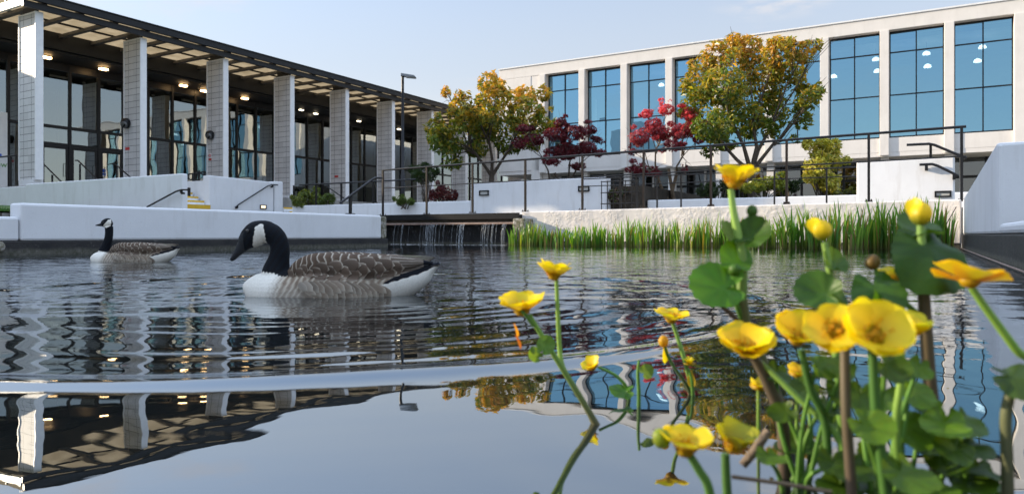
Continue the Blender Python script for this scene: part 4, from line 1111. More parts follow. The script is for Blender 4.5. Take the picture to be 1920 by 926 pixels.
    col = np.empty((nv, 3), np.float32)
    pale = np.array([.50, .45, .37]); brown = np.array([.10, .068, .048]); white = np.array([.72, .69, .62]); blk = np.array([.0045, .005, .007])
    # flank: soft slanted bars
    yy = y + lat * .25
    a = (x + (yy - 520) * .45 + 2.2 * np.sin(yy * .11 + x * .045) + .9 * np.sin(yy * .45 + x * .21)) / 12.0
    bar = .5 + .5 * np.sin(2 * np.pi * a)
    f = np.clip(bar ** 1.6, 0, 1)[:, None]; base = np.array([.205, .155, .115])
    col[:] = base * (1 - f) + np.array([.44, .39, .31]) * f
    low = np.clip((y - 532) / 22, 0, 1)[:, None] * .4
    col[:] = col * (1 - low) + np.array([.50, .46, .40]) * low
    # back and wing: scalloped feathers
    lower = np.interp(x, [545, 575, 600, 640, 690, 725, 760, 800], [524, 517, 524, 524, 518, 527, 521, 508])
    back = (y < lower + 1.2 * np.sin(x * .4)) & (x > 543)
    yr = (y - lat * .55); sz = 15.5
    xs = np.interp(x, [540, 570, 600, 640, 700, 800], [470, 520, 566, 614, 674, 760]); row = np.floor(yr / 19.0); fy = yr / 19.0 - row; ph = np.sin(row * 12.9898) * 4.0
    fx = (xs + 2.6 * np.cos(2 * np.pi * fy) + ph + 1.1 * np.sin(yr * .42 + x * .11) + (yr - 500) * .10) / sz
    fr = fx - np.floor(fx)
    wline = 2.0 / sz
    edge = np.clip(1 - np.abs(fr - .12) / wline, 0, 1)[:, None]
    shade = (.75 + .45 * (1 - fr))[:, None]
    bc = brown * shade
    bk = bc * (1 - edge) + pale * edge
    prim = np.clip((x - 722) / 25, 0, 1)[:, None]           # primaries: long streaks
    st = np.abs(((y - 500) / np.interp(x, [720, 815], [7.0, 3.2])) % 1.0 - .5) * 2
    pe = np.clip((st - .72) / .28, 0, 1)[:, None]
    pc = np.array([.12, .095, .075]) * (1 - pe) + np.array([.42, .37, .31]) * pe
    bk = bk * (1 - prim) + pc * prim
    col[back] = bk[back]
    # white stern with a black band above it, dark tail
    s0 = np.interp(x, [722, 750, 790, 818], [538, 530, 518, 505])
    stern = (x > 726 + 1.5 * np.sin(y * .7)) & (y > s0); col[stern] = white
    band_ = (x > 728) & (y <= s0 + 1.0 * np.sin(x * .37)) & (y > s0 - np.interp(x, [728, 760, 800, 820], [3, 12, 10, 8])) & (y > lower - 3); col[band_] = blk * 1.8
    tail = (x > 796) & (y <= np.interp(x, [796, 822], [507, 503])); col[tail] = blk * 2
    # breast
    bl = np.interp(y, [505, 525, 545, 560], [546, 536, 528, 524])
    t_ = np.clip((bl + 14 - x + 4 * nz) / 26, 0, 1)[:, None]; br_ = (x < 560) & ~back
    col[br_] = (col * (1 - t_) + white * t_)[br_]
    # neck and head
    nk = smooth_path(neck, 80); hd2 = smooth_path(head, 40); bi = smooth_path(bill, 24)
    def near(path, ex):
        dd = np.full(nv, 1e9)
        for r_ in path: dd = np.minimum(dd, np.hypot(x - r_[0], y - r_[1]) - r_[2])
        return dd < ex
    ln = np.interp(x, *black_line)
    blackm = (near(nk, 4) | near(hd2, 5) | near(bi, 4)) & (y < ln + 1.3 * np.sin(x * .9)) & (x < 553)
    blue = np.clip(.5 + .5 * np.sin(x * .5 + y * .3), 0, 1)[:, None]
    col[blackm] = (blk + np.array([.0, .002, .004]) * blue)[blackm]
    ck = pip(x + .4 * np.sin(y * .8), y + .4 * np.sin(x * .9), cheek) & blackm; col[ck] = white * 1.02
    bm_ = near(bi, 2) & (x < bill[0][0] - 1); col[bm_ & blackm & ~ck] = np.array([.028, .030, .034])
    col *= (1 + .07 * jit)[:, None]
    col = np.clip(col, .003, .8)
    me.color_attributes.new("col", 'FLOAT_COLOR', 'POINT')
    arr = np.ones((nv, 4), np.float32); arr[:, :3] = col; me.color_attributes["col"].data.foreach_set("color", arr.ravel())
    me.polygons.foreach_set("use_smooth", np.ones(len(me.polygons), bool))
    me.materials.clear(); me.materials.append(M['goose'])
    return me
def feathers(t, ob, me):
    """overlapping contour feathers laid on the back, wings and flanks, each with its own pale edge"""
    from mathutils.bvhtree import BVHTree
    nv = len(me.vertices); co = np.empty(nv * 3, np.float32); me.vertices.foreach_get("co", co)
    np_ = len(me.polygons)
    bv = BVHTree.FromPolygons([tuple(v) for v in co.reshape(-1, 3)], [tuple(p.vertices) for p in me.polygons])
    m = MB(); NA, NB = 7, 7
    def plate(p, flow, L, Wd, lift, c_in, c_edge, edge_w=.16, blunt=.5):
        h0 = bv.find_nearest(p)
        if h0[0] is None: return
        p, nrm = h0[0], h0[1]
        flow = (flow - nrm * flow.dot(nrm)).normalized(); side = nrm.cross(flow)
        vs, cols = [], []
        kk = random.uniform(.85, 1.15)
        for i in range(NA):
            a = i / (NA - 1); wv = Wd * (math.sin(math.pi * (.10 + .72 * a)) ** .5 if a < .75 else math.sqrt(max(0, 1 - ((a - .75) / .25) ** 2)) * .72 + .22)
            for j in range(NB):
                b = j / (NB - 1) * 2 - 1
                q = p + flow * (a * L * (1 - .18 * b * b * blunt)) + side * b * wv
                h = bv.find_nearest(q)
                vs.append(h[0] + h[1] * (.0006 + lift * (a ** 1.3) * (1 - .5 * b * b)))
                e = max((a - (1 - edge_w)) / edge_w if a > 1 - edge_w else 0, (abs(b) - .80) / .2 * min(1, a * 1.2) * .8 if abs(b) > .80 else 0)
                e = min(1, e) ; sh = .78 + .30 * a - .14 * (1 - abs(b))
                cols.append(tuple((c_in[x] * sh * (1 - e) + c_edge[x] * e) * kk for x in range(3)))
        fs = [(i * NB + j, i * NB + j + 1, (i + 1) * NB + j + 1, (i + 1) * NB + j) for i in range(NA - 1) for j in range(NB - 1)]
        o = len(m.v); m.add(vs, fs, None, True)
        for i, c_ in enumerate(cols): m.c[o + i] = c_
    def tint(c): k = random.uniform(.75, 1.25); return tuple(x * k for x in c)
    BR, EDGE = (.118, .083, .060), (.46, .40, .32)
    FL, FE = (.23, .18, .135), (.46, .41, .335)
    # flanks first (they lie under the folded wing)
    for sg in (-1, 1):
        for r_, (y, x0, x1) in enumerate(((572, 588, 722), (562, 586, 726), (551, 584, 726), (540, 580, 724), (530, 574, 716))):
            x = x0 + (r_ % 2) * 7
            while x < x1:
                bright = min(1, max(0, (y - 528) / 40)); fw = min(1, max(0, (606 - x) / 50)) * .6; ci = tuple(FL[k] * (1 + .9 * bright) * (1 - fw) + (.56, .53, .47)[k] * fw for k in range(3))
                plate(gpt(x + random.uniform(-2, 2), y + random.uniform(-2, 2), -sg * 75), Vector((1, 0, random.uniform(-1.0, -.55))), random.uniform(30, 40) * (1 - .75 * fw) * GS, random.uniform(7.5, 9.5) * (1 - .5 * fw) * GS, .0016, tint(ci), FE, .38, .5); x += 10.5
        # back and wing coverts
        rows = [(92, 562, 700), (76, 556, 722), (60, 550, 735), (45, 548, 740), (30, 548, 742), (15, 548, 742), (2, 550, 742)]
        for r_, (ang, x0, x1) in enumerate(reversed(rows)):
            pass
        x = 553.0; k = 0
        while x < 742:
            big = float(np.interp(x, [546, 600, 680, 742], [9, 14, 18.5, 20])); 
            low = float(np.interp(x, [545, 575, 600, 640, 690, 725, 760], [522, 517, 523, 524, 519, 524, 518]))
            y = low - 4 - (k % 2) * big * .45
            while True:
                top = bv.ray_cast(gpt(x, 445, 0), Vector((0, 0, -1)))
                ty = 558 - top[0].z / GS if top[0] is not None else 480
                if y < ty + 3: break
                dep = bv.ray_cast(gpt(x, y, -sg * 300), Vector((0, sg, 0)))
                if dep[0] is not None:
                    plate(dep[0], Vector((1, 0, random.uniform(-.18, .02))), big * random.uniform(1.6, 1.9) * GS, big * .80 * GS, .0030 + .0004 * max(0, (low - y) / big), tint(BR), EDGE, .13, .75)
                y -= big * 1.0
            if dep[0] is not None:
                for lat in (26, 13, 0):
                    h = bv.ray_cast(gpt(x + (lat % 2) * big * .4, 445, -sg * lat), Vector((0, 0, -1)))
                    if h[0] is not None: plate(h[0], Vector((1, sg * .05, 0)), big * 1.7 * GS, big * .62 * GS, .0030, tint(BR), EDGE, .13, .75)
            x += big * .80; k += 1
        # long tertials and primaries crossing the rump
        for q in range(9):
            y0, y1 = 522 - q * 3.6, 503 - q * 1.5; x0 = 716 - q * 1.5; x1 = 796 + q * 2.6
            pts = [gpt(x0 + (x1 - x0) * f, y0 + (y1 - y0) * f ** .8 - 3.0 * math.sin(f * 2.6), -sg * (float(np.interp(f, [0, .5, 1], [50, 33, 9])) - q * 1.4)) for f in np.linspace(0, 1, 9)]
            wd = (5.2 - .15 * q) * GS; vs, cols, fs = [], [], []
            for i, p in enumerate(pts):
                f = i / 8; w_ = wd * (1 - .75 * f ** 3)
                for j, z in enumerate((-1, -.55, .6, 1)):
                    vs.append(p + Vector((0, -sg * .0012 * (1 - abs(z)), z * w_))); c = (.045, .034, .028) if q > 4 else (.12, .092, .07); e = EDGE if j == 3 else c
                    cols.append(tuple(v * random.uniform(.9, 1.1) for v in e))
            for i in range(8):
                for j in range(3): fs.append((i * 4 + j, i * 4 + j + 1, i * 4 + 5 + j, i * 4 + 4 + j))
            o = len(m.v); m.add(vs, fs, None, True)
            for i, c_ in enumerate(cols): m.c[o + i] = c_
    m.v = [tuple(Vector(v) + ORG[t.name]) for v in m.v]
    m.build('plumage', 'feather', t, col=True)  # feather plates modelled as geometry, all in one mesh
def gpt(x, y, lat): return Vector(((x - 620) * GS, lat * GS, (558 - y) * GS))
def goose(label, loc, me, eye, rot=0.0, scale=1.0, nostril=None):
    t = thing('goose', label, 'goose', loc)
    ob = bpy.data.objects.new('body', me); COL.objects.link(ob); ob.parent = t; ORG[ob.name] = ORG[t.name]
    t.rotation_euler = (0, 0, rot); t.scale = (scale,) * 3
    for sg in (-1, 1):
        m = MB(); c = gpt(eye[0], eye[1], 0) + Vector((0, sg * eye[2] * GS, 0))
        m.lathe([(.0004, -.0078), (.0055, -.0055), (.0078, 0), (.0055, .0055), (.0004, .0078)], c, 12)
        m.v = [tuple(Vector(v) + Vector(loc)) for v in m.v]
        m.build('eye', 'eye', t)
    feathers(t, ob, me)
    # loose tertial tips and tail feathers
    return t
neck1 = [(522, 552, 34, 34), (519, 530, 31, 30), (519, 512, 25.5, 24), (522.5, 494, 20, 19), (525, 476, 17.8, 17), (522, 459, 17.8, 16.5), (512, 447, 19.5, 17.5), (500, 441, 20, 17)]
head1 = [(516, 438, 6, 6), (508, 437, 15, 13), (496, 439, 20, 16.5), (482, 444, 23.5, 17.5), (470, 452, 21, 16.5), (462, 459, 17, 14), (456, 465, 13, 11)]
bill1 = [(462, 460, 15, 12), (456, 467, 12, 10.5), (449, 476, 8.5, 9), (441, 486, 5.5, 7.5), (436, 492, 4.2, 6), (433.5, 495.5, 2, 3.5)]
cheek1 = [(494.5, 425.5), (484, 431.5), (482.8, 445), (476, 472), (489, 470), (503, 464), (502.5, 444.7), (498, 428)]
me1 = goose_mesh(neck1, head1, bill1, cheek1, ([485, 520, 535, 552], [514, 517, 522, 522]), .0024)
# the sections are photo pixels, the goose stands at 2.8 m with its keel in the water
GY = 2.82
g1 = at(620, 558, GY)
goose('large goose with lowered bill and white cheek swimming closest across the pond', (g1.x, GY, .002), me1, (470.5, 439.5, 15.6), 0, GY / F / GS)
neck2 = [(520, 552, 34, 34), (517, 530, 31, 30), (513, 514, 24, 23), (519, 494, 19, 18), (526, 474, 16.5, 16), (530, 452, 15.5, 15), (531, 430, 15.5, 15), (530, 414, 16, 15)]
head2 = [(546, 402, 4, 4), (540, 402, 12, 10), (531, 400, 19, 14), (521, 400, 20, 15.5), (511, 402, 16.5, 14), (503, 405, 12, 10.5)]
bill2 = [(508, 404, 12, 10), (500, 406, 8, 8), (491, 407.5, 5.5, 6.5), (482, 408.5, 3.6, 5.5), (474, 409.5, 2, 3.5)]
cheek2 = [(540, 385), (532, 388), (524, 400), (512, 412), (514, 417), (528, 420), (541, 412), (543, 398)]
me2 = goose_mesh(neck2, head2, bill2, cheek2, ([485, 510, 535, 552], [511, 516, 520, 520]), .0032)
GY2 = 6.3
g2 = at(245, 490, GY2)
goose('smaller upright necked goose swimming beside the long pale wall', (g2.x, GY2, .002), me2, (515, 397, 13.8), 0, .453 * GY2 / F / GS)

# ------------------------------------------------------------------ marsh marigolds
def petal_mesh(m, c, ax, up, L, Wd, cup, col, curl=0.0):
    """obovate cupped petal from centre c outwards along ax, rising by cup"""
    nu, nv_ = 11, 8; side = ax.cross(up).normalized(); vs, fs, cols = [], [], []
    for i in range(nu + 1):
        t_ = i / nu; wv = Wd * (.30 + .70 * math.sin(math.pi / 2 * min(1, t_ / .62)) if t_ < .62 else max(.16, math.sqrt(max(0, 1 - ((t_ - .62) / .385) ** 2.3))))
        an = cup * (1 - .55 * t_) + curl * t_
        h = L * (math.sin(cup) * t_ - .28 * t_ * t_ * math.sin(max(cup, .3)) + curl * t_ ** 3); rr_ = L * t_ * (math.cos(cup) + .30 * t_ * (1 - math.cos(cup)))
        for j in range(nv_ + 1):
            s_ = j / nv_ * 2 - 1
            vs.append(c + ax * rr_ * (1 - .06 * s_ * s_ * t_) + up * (h + abs(s_) ** 2 * wv * .30) + side * s_ * wv)
            k = .93 + .12 * t_ - .03 * abs(s_) + random.uniform(-.02, .02)
            cols.append((col[0] * k, col[1] * k * (.90 + .13 * t_), col[2]))
    for i in range(nu):
        for j in range(nv_): a = i * (nv_ + 1) + j; fs.append((a, a + 1, a + nv_ + 2, a + nv_ + 1))
    o = len(m.v); m.add(vs, fs, None, True)
    for i, c_ in enumerate(cols): m.c[o + i] = c_
YEL = (.82, .66, .014)
def flower(parent, c, dia, axis, cup=.55, n=5, col=YEL):
    axis = Vector(axis).normalized(); L = dia * .52
    m = MB(); q = axis.to_track_quat('Z', 'Y')
    m.lathe([(.02 * dia, -.05 * dia), (.10 * dia, -.02 * dia), (.15 * dia, .05 * dia), (.10 * dia, .12 * dia), (.01, .14 * dia)], c, 12, axis, (.60, .40, .012))
    for k in range(46):
        a = random.uniform(0, 6.28); r_ = dia * .16 * math.sqrt(random.random()); b = c + q @ Vector((r_ * math.cos(a), r_ * math.sin(a), .06 * dia)); e = c + q @ Vector((r_ * 1.5 * math.cos(a), r_ * 1.5 * math.sin(a), random.uniform(.17, .23) * dia))
        m.tube([b, e - (e - b) * .25, e], [dia * .006, dia * .006, dia * .014], 4, (.80, .50, .01))
    fl = m.build('flower', 'petal', parent, col=True)
    a0 = random.uniform(0, 6.28)
    for k in range(n):
        a = a0 + 2 * math.pi * k / n + random.uniform(-.12, .12); ax = q @ Vector((math.cos(a), math.sin(a), 0)); m = MB()
        f = random.uniform(.9, 1.1); cc = tuple(x * random.uniform(.93, 1.07) for x in col)
        petal_mesh(m, c + axis * (.003 * (k % 2)), ax, axis, L * f, L * .56 * f, cup * random.uniform(.8, 1.2), cc, random.uniform(-.05, .08))
        m.build('petal', 'petal', fl, col=True)
    return fl
def bud(parent, c, dia, axis, col=(.22, .28, .03), yellow=False):
    """closed bud with five lobes; a yellow one is green only at its base"""
    ax = Vector(axis).normalized(); r_ = dia / 2; q = ax.to_track_quat('Z', 'Y'); n = 25
    prof = [(.22, -1.05), (.62, -.85), (.92, -.45), (1.0, 0), (.93, .4), (.70, .8), (.38, 1.05), (.05, 1.15)]
    vs, fs, cols = [], [], []
    for i, (pr, h) in enumerate(prof):
        for j in range(n):
            a = 2 * math.pi * j / n; k = 1 - .10 * abs(math.sin(a * 2.5)) ** .6 * (1 if yellow else .5)
            vs.append(c + q @ Vector((pr * r_ * k * math.cos(a), pr * r_ * k * math.sin(a), h * r_)))
            f = min(1, max(0, (h + .75) / .9)); g = (.16, .22, .03)
            cols.append(tuple(g[x] + (YEL[x] - g[x]) * f for x in range(3)) if yellow else tuple(x * random.uniform(.9, 1.1) for x in col))
    for i in range(len(prof) - 1):
        for j in range(n): fs.append((i * n + j, i * n + (j + 1) % n, (i + 1) * n + (j + 1) % n, (i + 1) * n + j))
    m = MB(); o = 0; m.add(vs, fs, None, True)
    for i, c_ in enumerate(cols): m.c[i] = c_
    if yellow: petal_mesh(m, c - ax * r_ * .5 - Vector((r_ * .5, 0, 0)), (ax + Vector((-.35, -.1, 0))).normalized(), Vector((-.8, -.5, .3)).normalized(), r_ * 2.5, r_ * .8, -.25, YEL)
    m.build('bud', 'petal', parent, col=True)
def stem(parent, pts, r0, r1, c0=(.10, .20, .03), c1=(.16, .30, .045)):
    rows = smooth_path([tuple(p) for p in pts], max(8, 5 * len(pts))); k = len(rows)
    rs = [r0 + (r1 - r0) * i / (k - 1) for i in range(k)]
    cs = [tuple(c0[j] + (c1[j] - c0[j]) * min(1, 1.6 * i / (k - 1)) for j in range(3)) for i in range(k)]
    m = MB(); m.tube([Vector(r_) for r_ in rows], rs, 10, cols=cs); m.build('stem', 'stem', parent, col=True)
def leaf(parent, c, size, nrm, ax, col=(.05, .13, .02), cup=.25, fold=0.0):
    """kidney-shaped toothed leaf: c is where the stalk meets it, ax towards the tip"""
    nrm = Vector(nrm).normalized(); c = Vector(c) + nrm * .003; k_ = random.uniform(.75, 1.15); col = (col[0] * 1.05 * k_, col[1] * .95 * k_, col[2] * .6 * k_); ax = Vector(ax); ax = (ax - nrm * ax.dot(nrm)).normalized(); side = nrm.cross(ax)
    m = MB(); n, rings = 44, 6; vs, fs, cols = [c], [], [tuple(x * 1.05 for x in col)]
    for i in range(1, rings + 1):
        f = i / rings
        for j in range(n):
            a = 2 * math.pi * j / n
            rad = .60 + .17 * math.cos(a) + .10 * math.cos(2 * a)
            notch = math.exp(-((a - math.pi) / .30) ** 2); rad *= 1 - .80 * notch
            rad *= 1 + (.028 * (1 if j % 2 else -1) if i == rings else 0)
            x_, y_ = rad * f * math.cos(a) * size, rad * f * math.sin(a) * size * 1.12
            zz = cup * size * (f * f) * (.35 + .25 * math.cos(2 * a)) + fold * abs(y_) + .05 * size * math.sin(5 * a + 1.3) * f * f + .07 * size * math.sin(2 * a + .6) * f * f
            vs.append(c + ax * x_ + side * y_ + nrm * zz)
            vein = .82 + .3 * abs(math.sin(a * 5)) ** .5
            cols.append(tuple(q_ * (vein if f > .3 else 1.1) * random.uniform(.94, 1.06) for q_ in col))
    for j in range(n): fs.append((0, 1 + j, 1 + (j + 1) % n))
    for i in range(rings - 1):
        for j in range(n): a = 1 + i * n + j; b = 1 + i * n + (j + 1) % n; fs.append((a, a + n, b + n, b))
    o = len(m.v); m.add(vs, fs, None, True)
    for i, c_ in enumerate(cols): m.c[o + i] = c_
    m.build('leaf', 'marigold_leaf', parent, col=True)
def plant(label, base, name='marsh_marigold'):
    return thing(name, label, 'marigold', base, 'marsh marigolds growing out of the pond')
GRN, DRK, BRN = (.10, .22, .03), (.05, .12, .02), (.075, .05, .035)
Z = Vector((0, 0, 1))
def A(x, y, Y): return at(x, y, Y)
# P1: two-flowered plant standing apart
b = A(1138, 828, .892)
t = plant('lone two flowered marigold leaning over open water before the large goose', b)
stem(t, [b, A(1084, 738, .897), A(1046, 677, .90), A(1014, 626, .902), A(992, 590, .90)], .0044, .0030, BRN, (.15, .28, .04))
stem(t, [b + Vector((-.006, .004, 0)), A(1102, 768, .90), A(1068, 712, .903), A(1054, 684, .905), A(1049, 650, .91), A(1046, 590, .91), A(1043, 520, .91)], .0042, .0025, BRN, (.22, .36, .06))
stem(t, [A(1000, 610, .90), A(985, 590, .89), A(972, 575, .89)], .0025, .002, GRN, GRN)
flower(t, A(979, 588, .90), .068, (-.08, -.22, 1), .72, 8); flower(t, A(1038, 522, .91), .054, (.12, -.15, 1), .90, 6)
m = MB(); petal_mesh(m, A(963, 606, .89), Vector((.15, 0, -1)), Vector((1, -.3, .1)).normalized(), .020, .005, .2, (.75, .34, .01)); petal_mesh(m, A(966, 628, .89), Vector((.35, 0, -1)).normalized(), Vector((1, -.3, .1)).normalized(), .020, .005, .1, (.45, .13, .01)); m.build('wilted_petal', 'petal', t, col=True)
leaf(t, A(1022, 655, .885), .020, (-.3, -.8, .4), (.3, 0, 1), (.10, .22, .05)); leaf(t, A(1003, 668, .89), .016, (.5, -.8, .3), (-.6, 0, .4), (.12, .24, .06))
# P2 small flower
b = A(1178, 745, 1.03); b.z = -.03
t = plant('small cupped marigold bloom on a slanted stem near the bare green stalk', b)
stem(t, [b, A(1178, 735, 1.03), A(1160, 708, 1.03), A(1138, 695, 1.03), A(1122, 688, 1.03)], .003, .002, DRK, GRN)
flower(t, A(1112, 692, 1.03), .036, (-.35, -.3, .8), .95, 5); leaf(t, A(1172, 738, 1.02), .028, (0, -.5, 1), (-1, 0, .2), (.05, .16, .02))
# P3 bare stalk
b = A(1197, 762, .985); b.z = -.03
t = plant('bare upright green stalk with one tiny leaf between two small blooms', b)
stem(t, [b, A(1198, 740, .985), A(1196, 700, .985), A(1198, 676, .985)], .003, .0018, DRK, GRN); leaf(t, A(1206, 700, .98), .017, (.3, -.8, .4), (1, 0, .6), (.12, .22, .06))
# P4
b = A(1300, 738, 1.06); b.z = -.03
t = plant('marigold with one open star bloom and two drooping ones on dark stems', b)
stem(t, [b, A(1298, 735, 1.06), A(1285, 680, 1.05), A(1268, 625, 1.05), A(1260, 602, 1.05)], .004, .0026, DRK, (.18, .32, .06))
stem(t, [b, A(1290, 728, 1.06), A(1262, 685, 1.06), A(1247, 655, 1.06), A(1244, 640, 1.06)], .003, .0018, BRN, DRK)
stem(t, [b, A(1298, 720, 1.05), A(1292, 695, 1.05)], .003, .002, DRK, GRN)
flower(t, A(1258, 603, 1.05), .056, (.05, -.15, 1), .62, 6)
bud(t, A(1244, 640, 1.06), .016, Z, (.7, .42, .02)); flower(t, A(1292, 684, 1.05), .024, (0, -.2, 1), 1.1, 5)
m = MB(); petal_mesh(m, A(1246, 645, 1.06), Vector((0, 0, -1)), Vector((.5, -1, 0)).normalized(), .030, .006, .1, YEL); m.build('wilted_petal', 'petal', t, col=True); m = MB(); petal_mesh(m, A(1295, 695, 1.05), Vector((.1, 0, -1)).normalized(), Vector((-.5, -1, 0)).normalized(), .026, .006, .1, (.6, .4, .03)); m.build('wilted_petal', 'petal', t, col=True)
# P5 tall plant
b = A(1478, 845, .78); b.z = -.03
t = plant('tallest marigold with a single cup bloom high above the water and one broad leaf', b)
stem(t, [b, A(1476, 815, .78), A(1438, 700, .765), A(1402, 620, .76), A(1390, 560, .755)], .0072, .0060, BRN, (.09, .10, .04))
stem(t, [A(1390, 562, .755), A(1392, 500, .755), A(1386, 450, .755), A(1376, 400, .755), A(1370, 355, .755)], .0060, .0032, (.10, .17, .04), (.26, .42, .09))
stem(t, [A(1390, 470, .755), A(1398, 435, .755), A(1408, 400, .755)], .0035, .0022, GRN, GRN)
flower(t, A(1377, 350, .755), .058, (.03, -.10, 1), .95, 5); bud(t, A(1410, 396, .755), .012, Z, (.08, .17, .03))
stem(t, [A(1392, 600, .757), A(1378, 560, .75), A(1376, 515, .75)], .0030, .0024, DRK, GRN); bud(t, A(1377, 506, .74), .014, (0, -1, .3), (.09, .20, .03))
stem(t, [A(1398, 618, .758), A(1372, 590, .75), A(1350, 572, .745)], .003, .0022, BRN, BRN)
leaf(t, A(1358, 543, .742), .044, (-.10, -.90, .55), (-1, 0, .12), (.07, .22, .022), .2, .25)
leaf(t, A(1378, 497, .75), .030, (.1, -.8, .6), (.2, 0, 1), (.07, .20, .02)); leaf(t, A(1408, 452, .75), .030, (-.5, -.7, .5), (.8, 0, .8), (.05, .13, .02), .2, .4); leaf(t, A(1372, 455, .77), .030, (.5, -.6, .5), (-1, .2, .3), (.045, .11, .02), .2, .3)
# P6: the clump of big blooms
b = A(1500, 915, .62); b.z = -.03
t = plant('marigold clump with the broad pair of large overlapping blooms', b)
stem(t, [A(1665, 960, .56), A(1655, 880, .56), A(1642, 770, .56), A(1636, 655, .562)], .0045, .0036, DRK, (.05, .13, .02))
stem(t, [A(1600, 960, .58), A(1592, 850, .58), A(1586, 760, .58), A(1584, 650, .59)], .0044, .0040, BRN, (.10, .08, .045))
stem(t, [A(1690, 940, .60), A(1680, 800, .60), A(1690, 710, .60), A(1690, 655, .60)], .0038, .0030, DRK, (.20, .34, .05))
flower(t, A(1568, 632, .575), .056, (-.35, -.70, .75), .70, 6)
flower(t, A(1634, 640, .55), .062, (.02, -.72, .72), .72, 7); flower(t, A(1690, 634, .585), .050, (.30, -.25, 1), 1.05, 6)
b = A(1470, 880, .70); b.z = -.03
t = plant('marigold with a ruffled bloom on a thick brown stem beneath the tallest one', b)
stem(t, [b, A(1468, 800, .70), A(1440, 720, .70), A(1420, 680, .70), A(1408, 662, .70)], .0068, .0042, BRN, (.09, .07, .04))
flower(t, A(1400, 664, .70), .062, (-.1, -.42, .95), .8, 8)
b = A(1555, 900, .66); b.z = -.03
t = plant('marigold bloom with an orange heart beside the large overlapping pair', b)
stem(t, [b, A(1548, 800, .66), A(1520, 730, .66), A(1502, 655, .66)], .0044, .0034, DRK, DRK); flower(t, A(1494, 640, .66), .054, (-.1, -.55, .9), .85, 7)
stem(t, [b, A(1580, 840, .655), A(1490, 740, .68), A(1414, 668, .705)], .0040, .0025, GRN, (.16, .28, .05))
# P7 bud stem
b = A(1585, 880, .70); b.z = -.03
t = plant('slender marigold carrying a round half open bud above folded leaves', b)
stem(t, [b, A(1575, 740, .70), A(1562, 600, .70), A(1557, 520, .70), A(1546, 455, .70)], .0050, .0030, GRN, (.18, .30, .06))
bud(t, A(1541, 432, .70), .019, (-.2, 0, 1), (.45, .36, .02), True)
leaf(t, A(1548, 555, .695), .034, (-.4, -.8, .5), (-1, 0, .5), (.05, .13, .03), .2, .4); leaf(t, A(1560, 505, .70), .024, (.3, -.7, .6), (.3, 0, 1), (.05, .12, .02), .3, .3); leaf(t, A(1552, 540, .71), .026, (.6, -.7, .3), (.6, 0, -1), (.06, .15, .03))
# P8 tall right
b = A(1758, 900, .68); b.z = -.03
t = plant('marigold with a bud over one big drooping leaf on a thick brown stalk', b)
stem(t, [b, A(1752, 800, .68), A(1742, 700, .68), A(1735, 600, .68), A(1731, 535, .68)], .0066, .0056, BRN, (.10, .075, .04))
stem(t, [A(1731, 537, .68), A(1729, 490, .68), A(1727, 440, .68), A(1726, 415, .68)], .0052, .0032, (.12, .16, .04), (.16, .28, .06))
bud(t, A(1727, 402, .68), .021, (.1, 0, 1), (.42, .40, .03), True)
leaf(t, A(1738, 462, .678), .058, (.05, -.85, .60), (.05, -.2, -1), (.035, .105, .016), -.35, -.15); leaf(t, A(1730, 440, .69), .034, (0, -.5, 1), (0, 0, 1), (.06, .15, .02), .3)
stem(t, [A(1735, 600, .68), A(1690, 560, .70), A(1680, 530, .70)], .003, .0024, GRN, (.2, .34, .06))
flower(t, A(1678, 526, .70), .040, (.05, -.1, 1), .55, 5); flower(t, A(1738, 542, .72), .044, (.0, -.1, 1), .30, 5, (.80, .42, .01)); bud(t, A(1636, 492, .69), .014, (.3, 0, 1), (.20, .13, .03))
stem(t, [A(1688, 640, .69), A(1660, 560, .69), A(1640, 500, .69)], .003, .002, GRN, GRN)
leaf(t, A(1640, 540, .685), .040, (-.3, -.8, .5), (.2, -.2, -1), (.045, .125, .02), -.2, .1); leaf(t, A(1655, 562, .68), .036, (.5, -.8, .3), (.5, 0, -1), (.05, .14, .02), -.2)
# P9
b = A(1965, 760, .62); b.z = -.03
t = plant('wide open marigold seen from below on a long slanting green stem', b)
stem(t, [b, A(1950, 715, .62), A(1905, 655, .62), A(1850, 580, .62), A(1822, 540, .62)], .0042, .0032, GRN, (.18, .32, .05)); flower(t, A(1817, 534, .62), .060, (.18, .10, 1), .38, 5, (.84, .50, .012))
# P10 edge leaf
b = A(1892, 940, .60); b.z = -.03
t = plant('dark green marigold leaf on a thick stalk at the pond edge under the slanting bloom', b)
stem(t, [b, A(1888, 860, .60), A(1886, 780, .60), A(1896, 728, .60)], .0050, .0042, (.06, .06, .03), (.10, .11, .05)); leaf(t, A(1898, 712, .60), .036, (-.2, -.45, .8), (.6, -.6, .3), (.05, .11, .02), .1, -.2)
# low blooms in front
b = A(1345, 960, .60); b.z = -.03
t = plant('low marigold bloom just above the water with a half green outer petal', b)
stem(t, [b, A(1330, 920, .60), A(1310, 880, .60), A(1290, 848, .60)], .0042, .0034, DRK, (.08, .18, .03)); flower(t, A(1283, 850, .60), .056, (.12, -.18, 1), .75, 6)
bud(t, A(1240, 822, .605), .016, (-.3, 0, 1), (.28, .36, .03))
b = A(1370, 940, .62); b.z = -.03
t = plant('greenish yellow unopened marigold head low over the water', b)
stem(t, [b, A(1362, 900, .62), A(1360, 850, .62)], .0042, .0036, DRK, DRK); flower(t, A(1372, 842, .62), .050, (.25, -.3, 1), 1.0, 5, (.42, .40, .02))
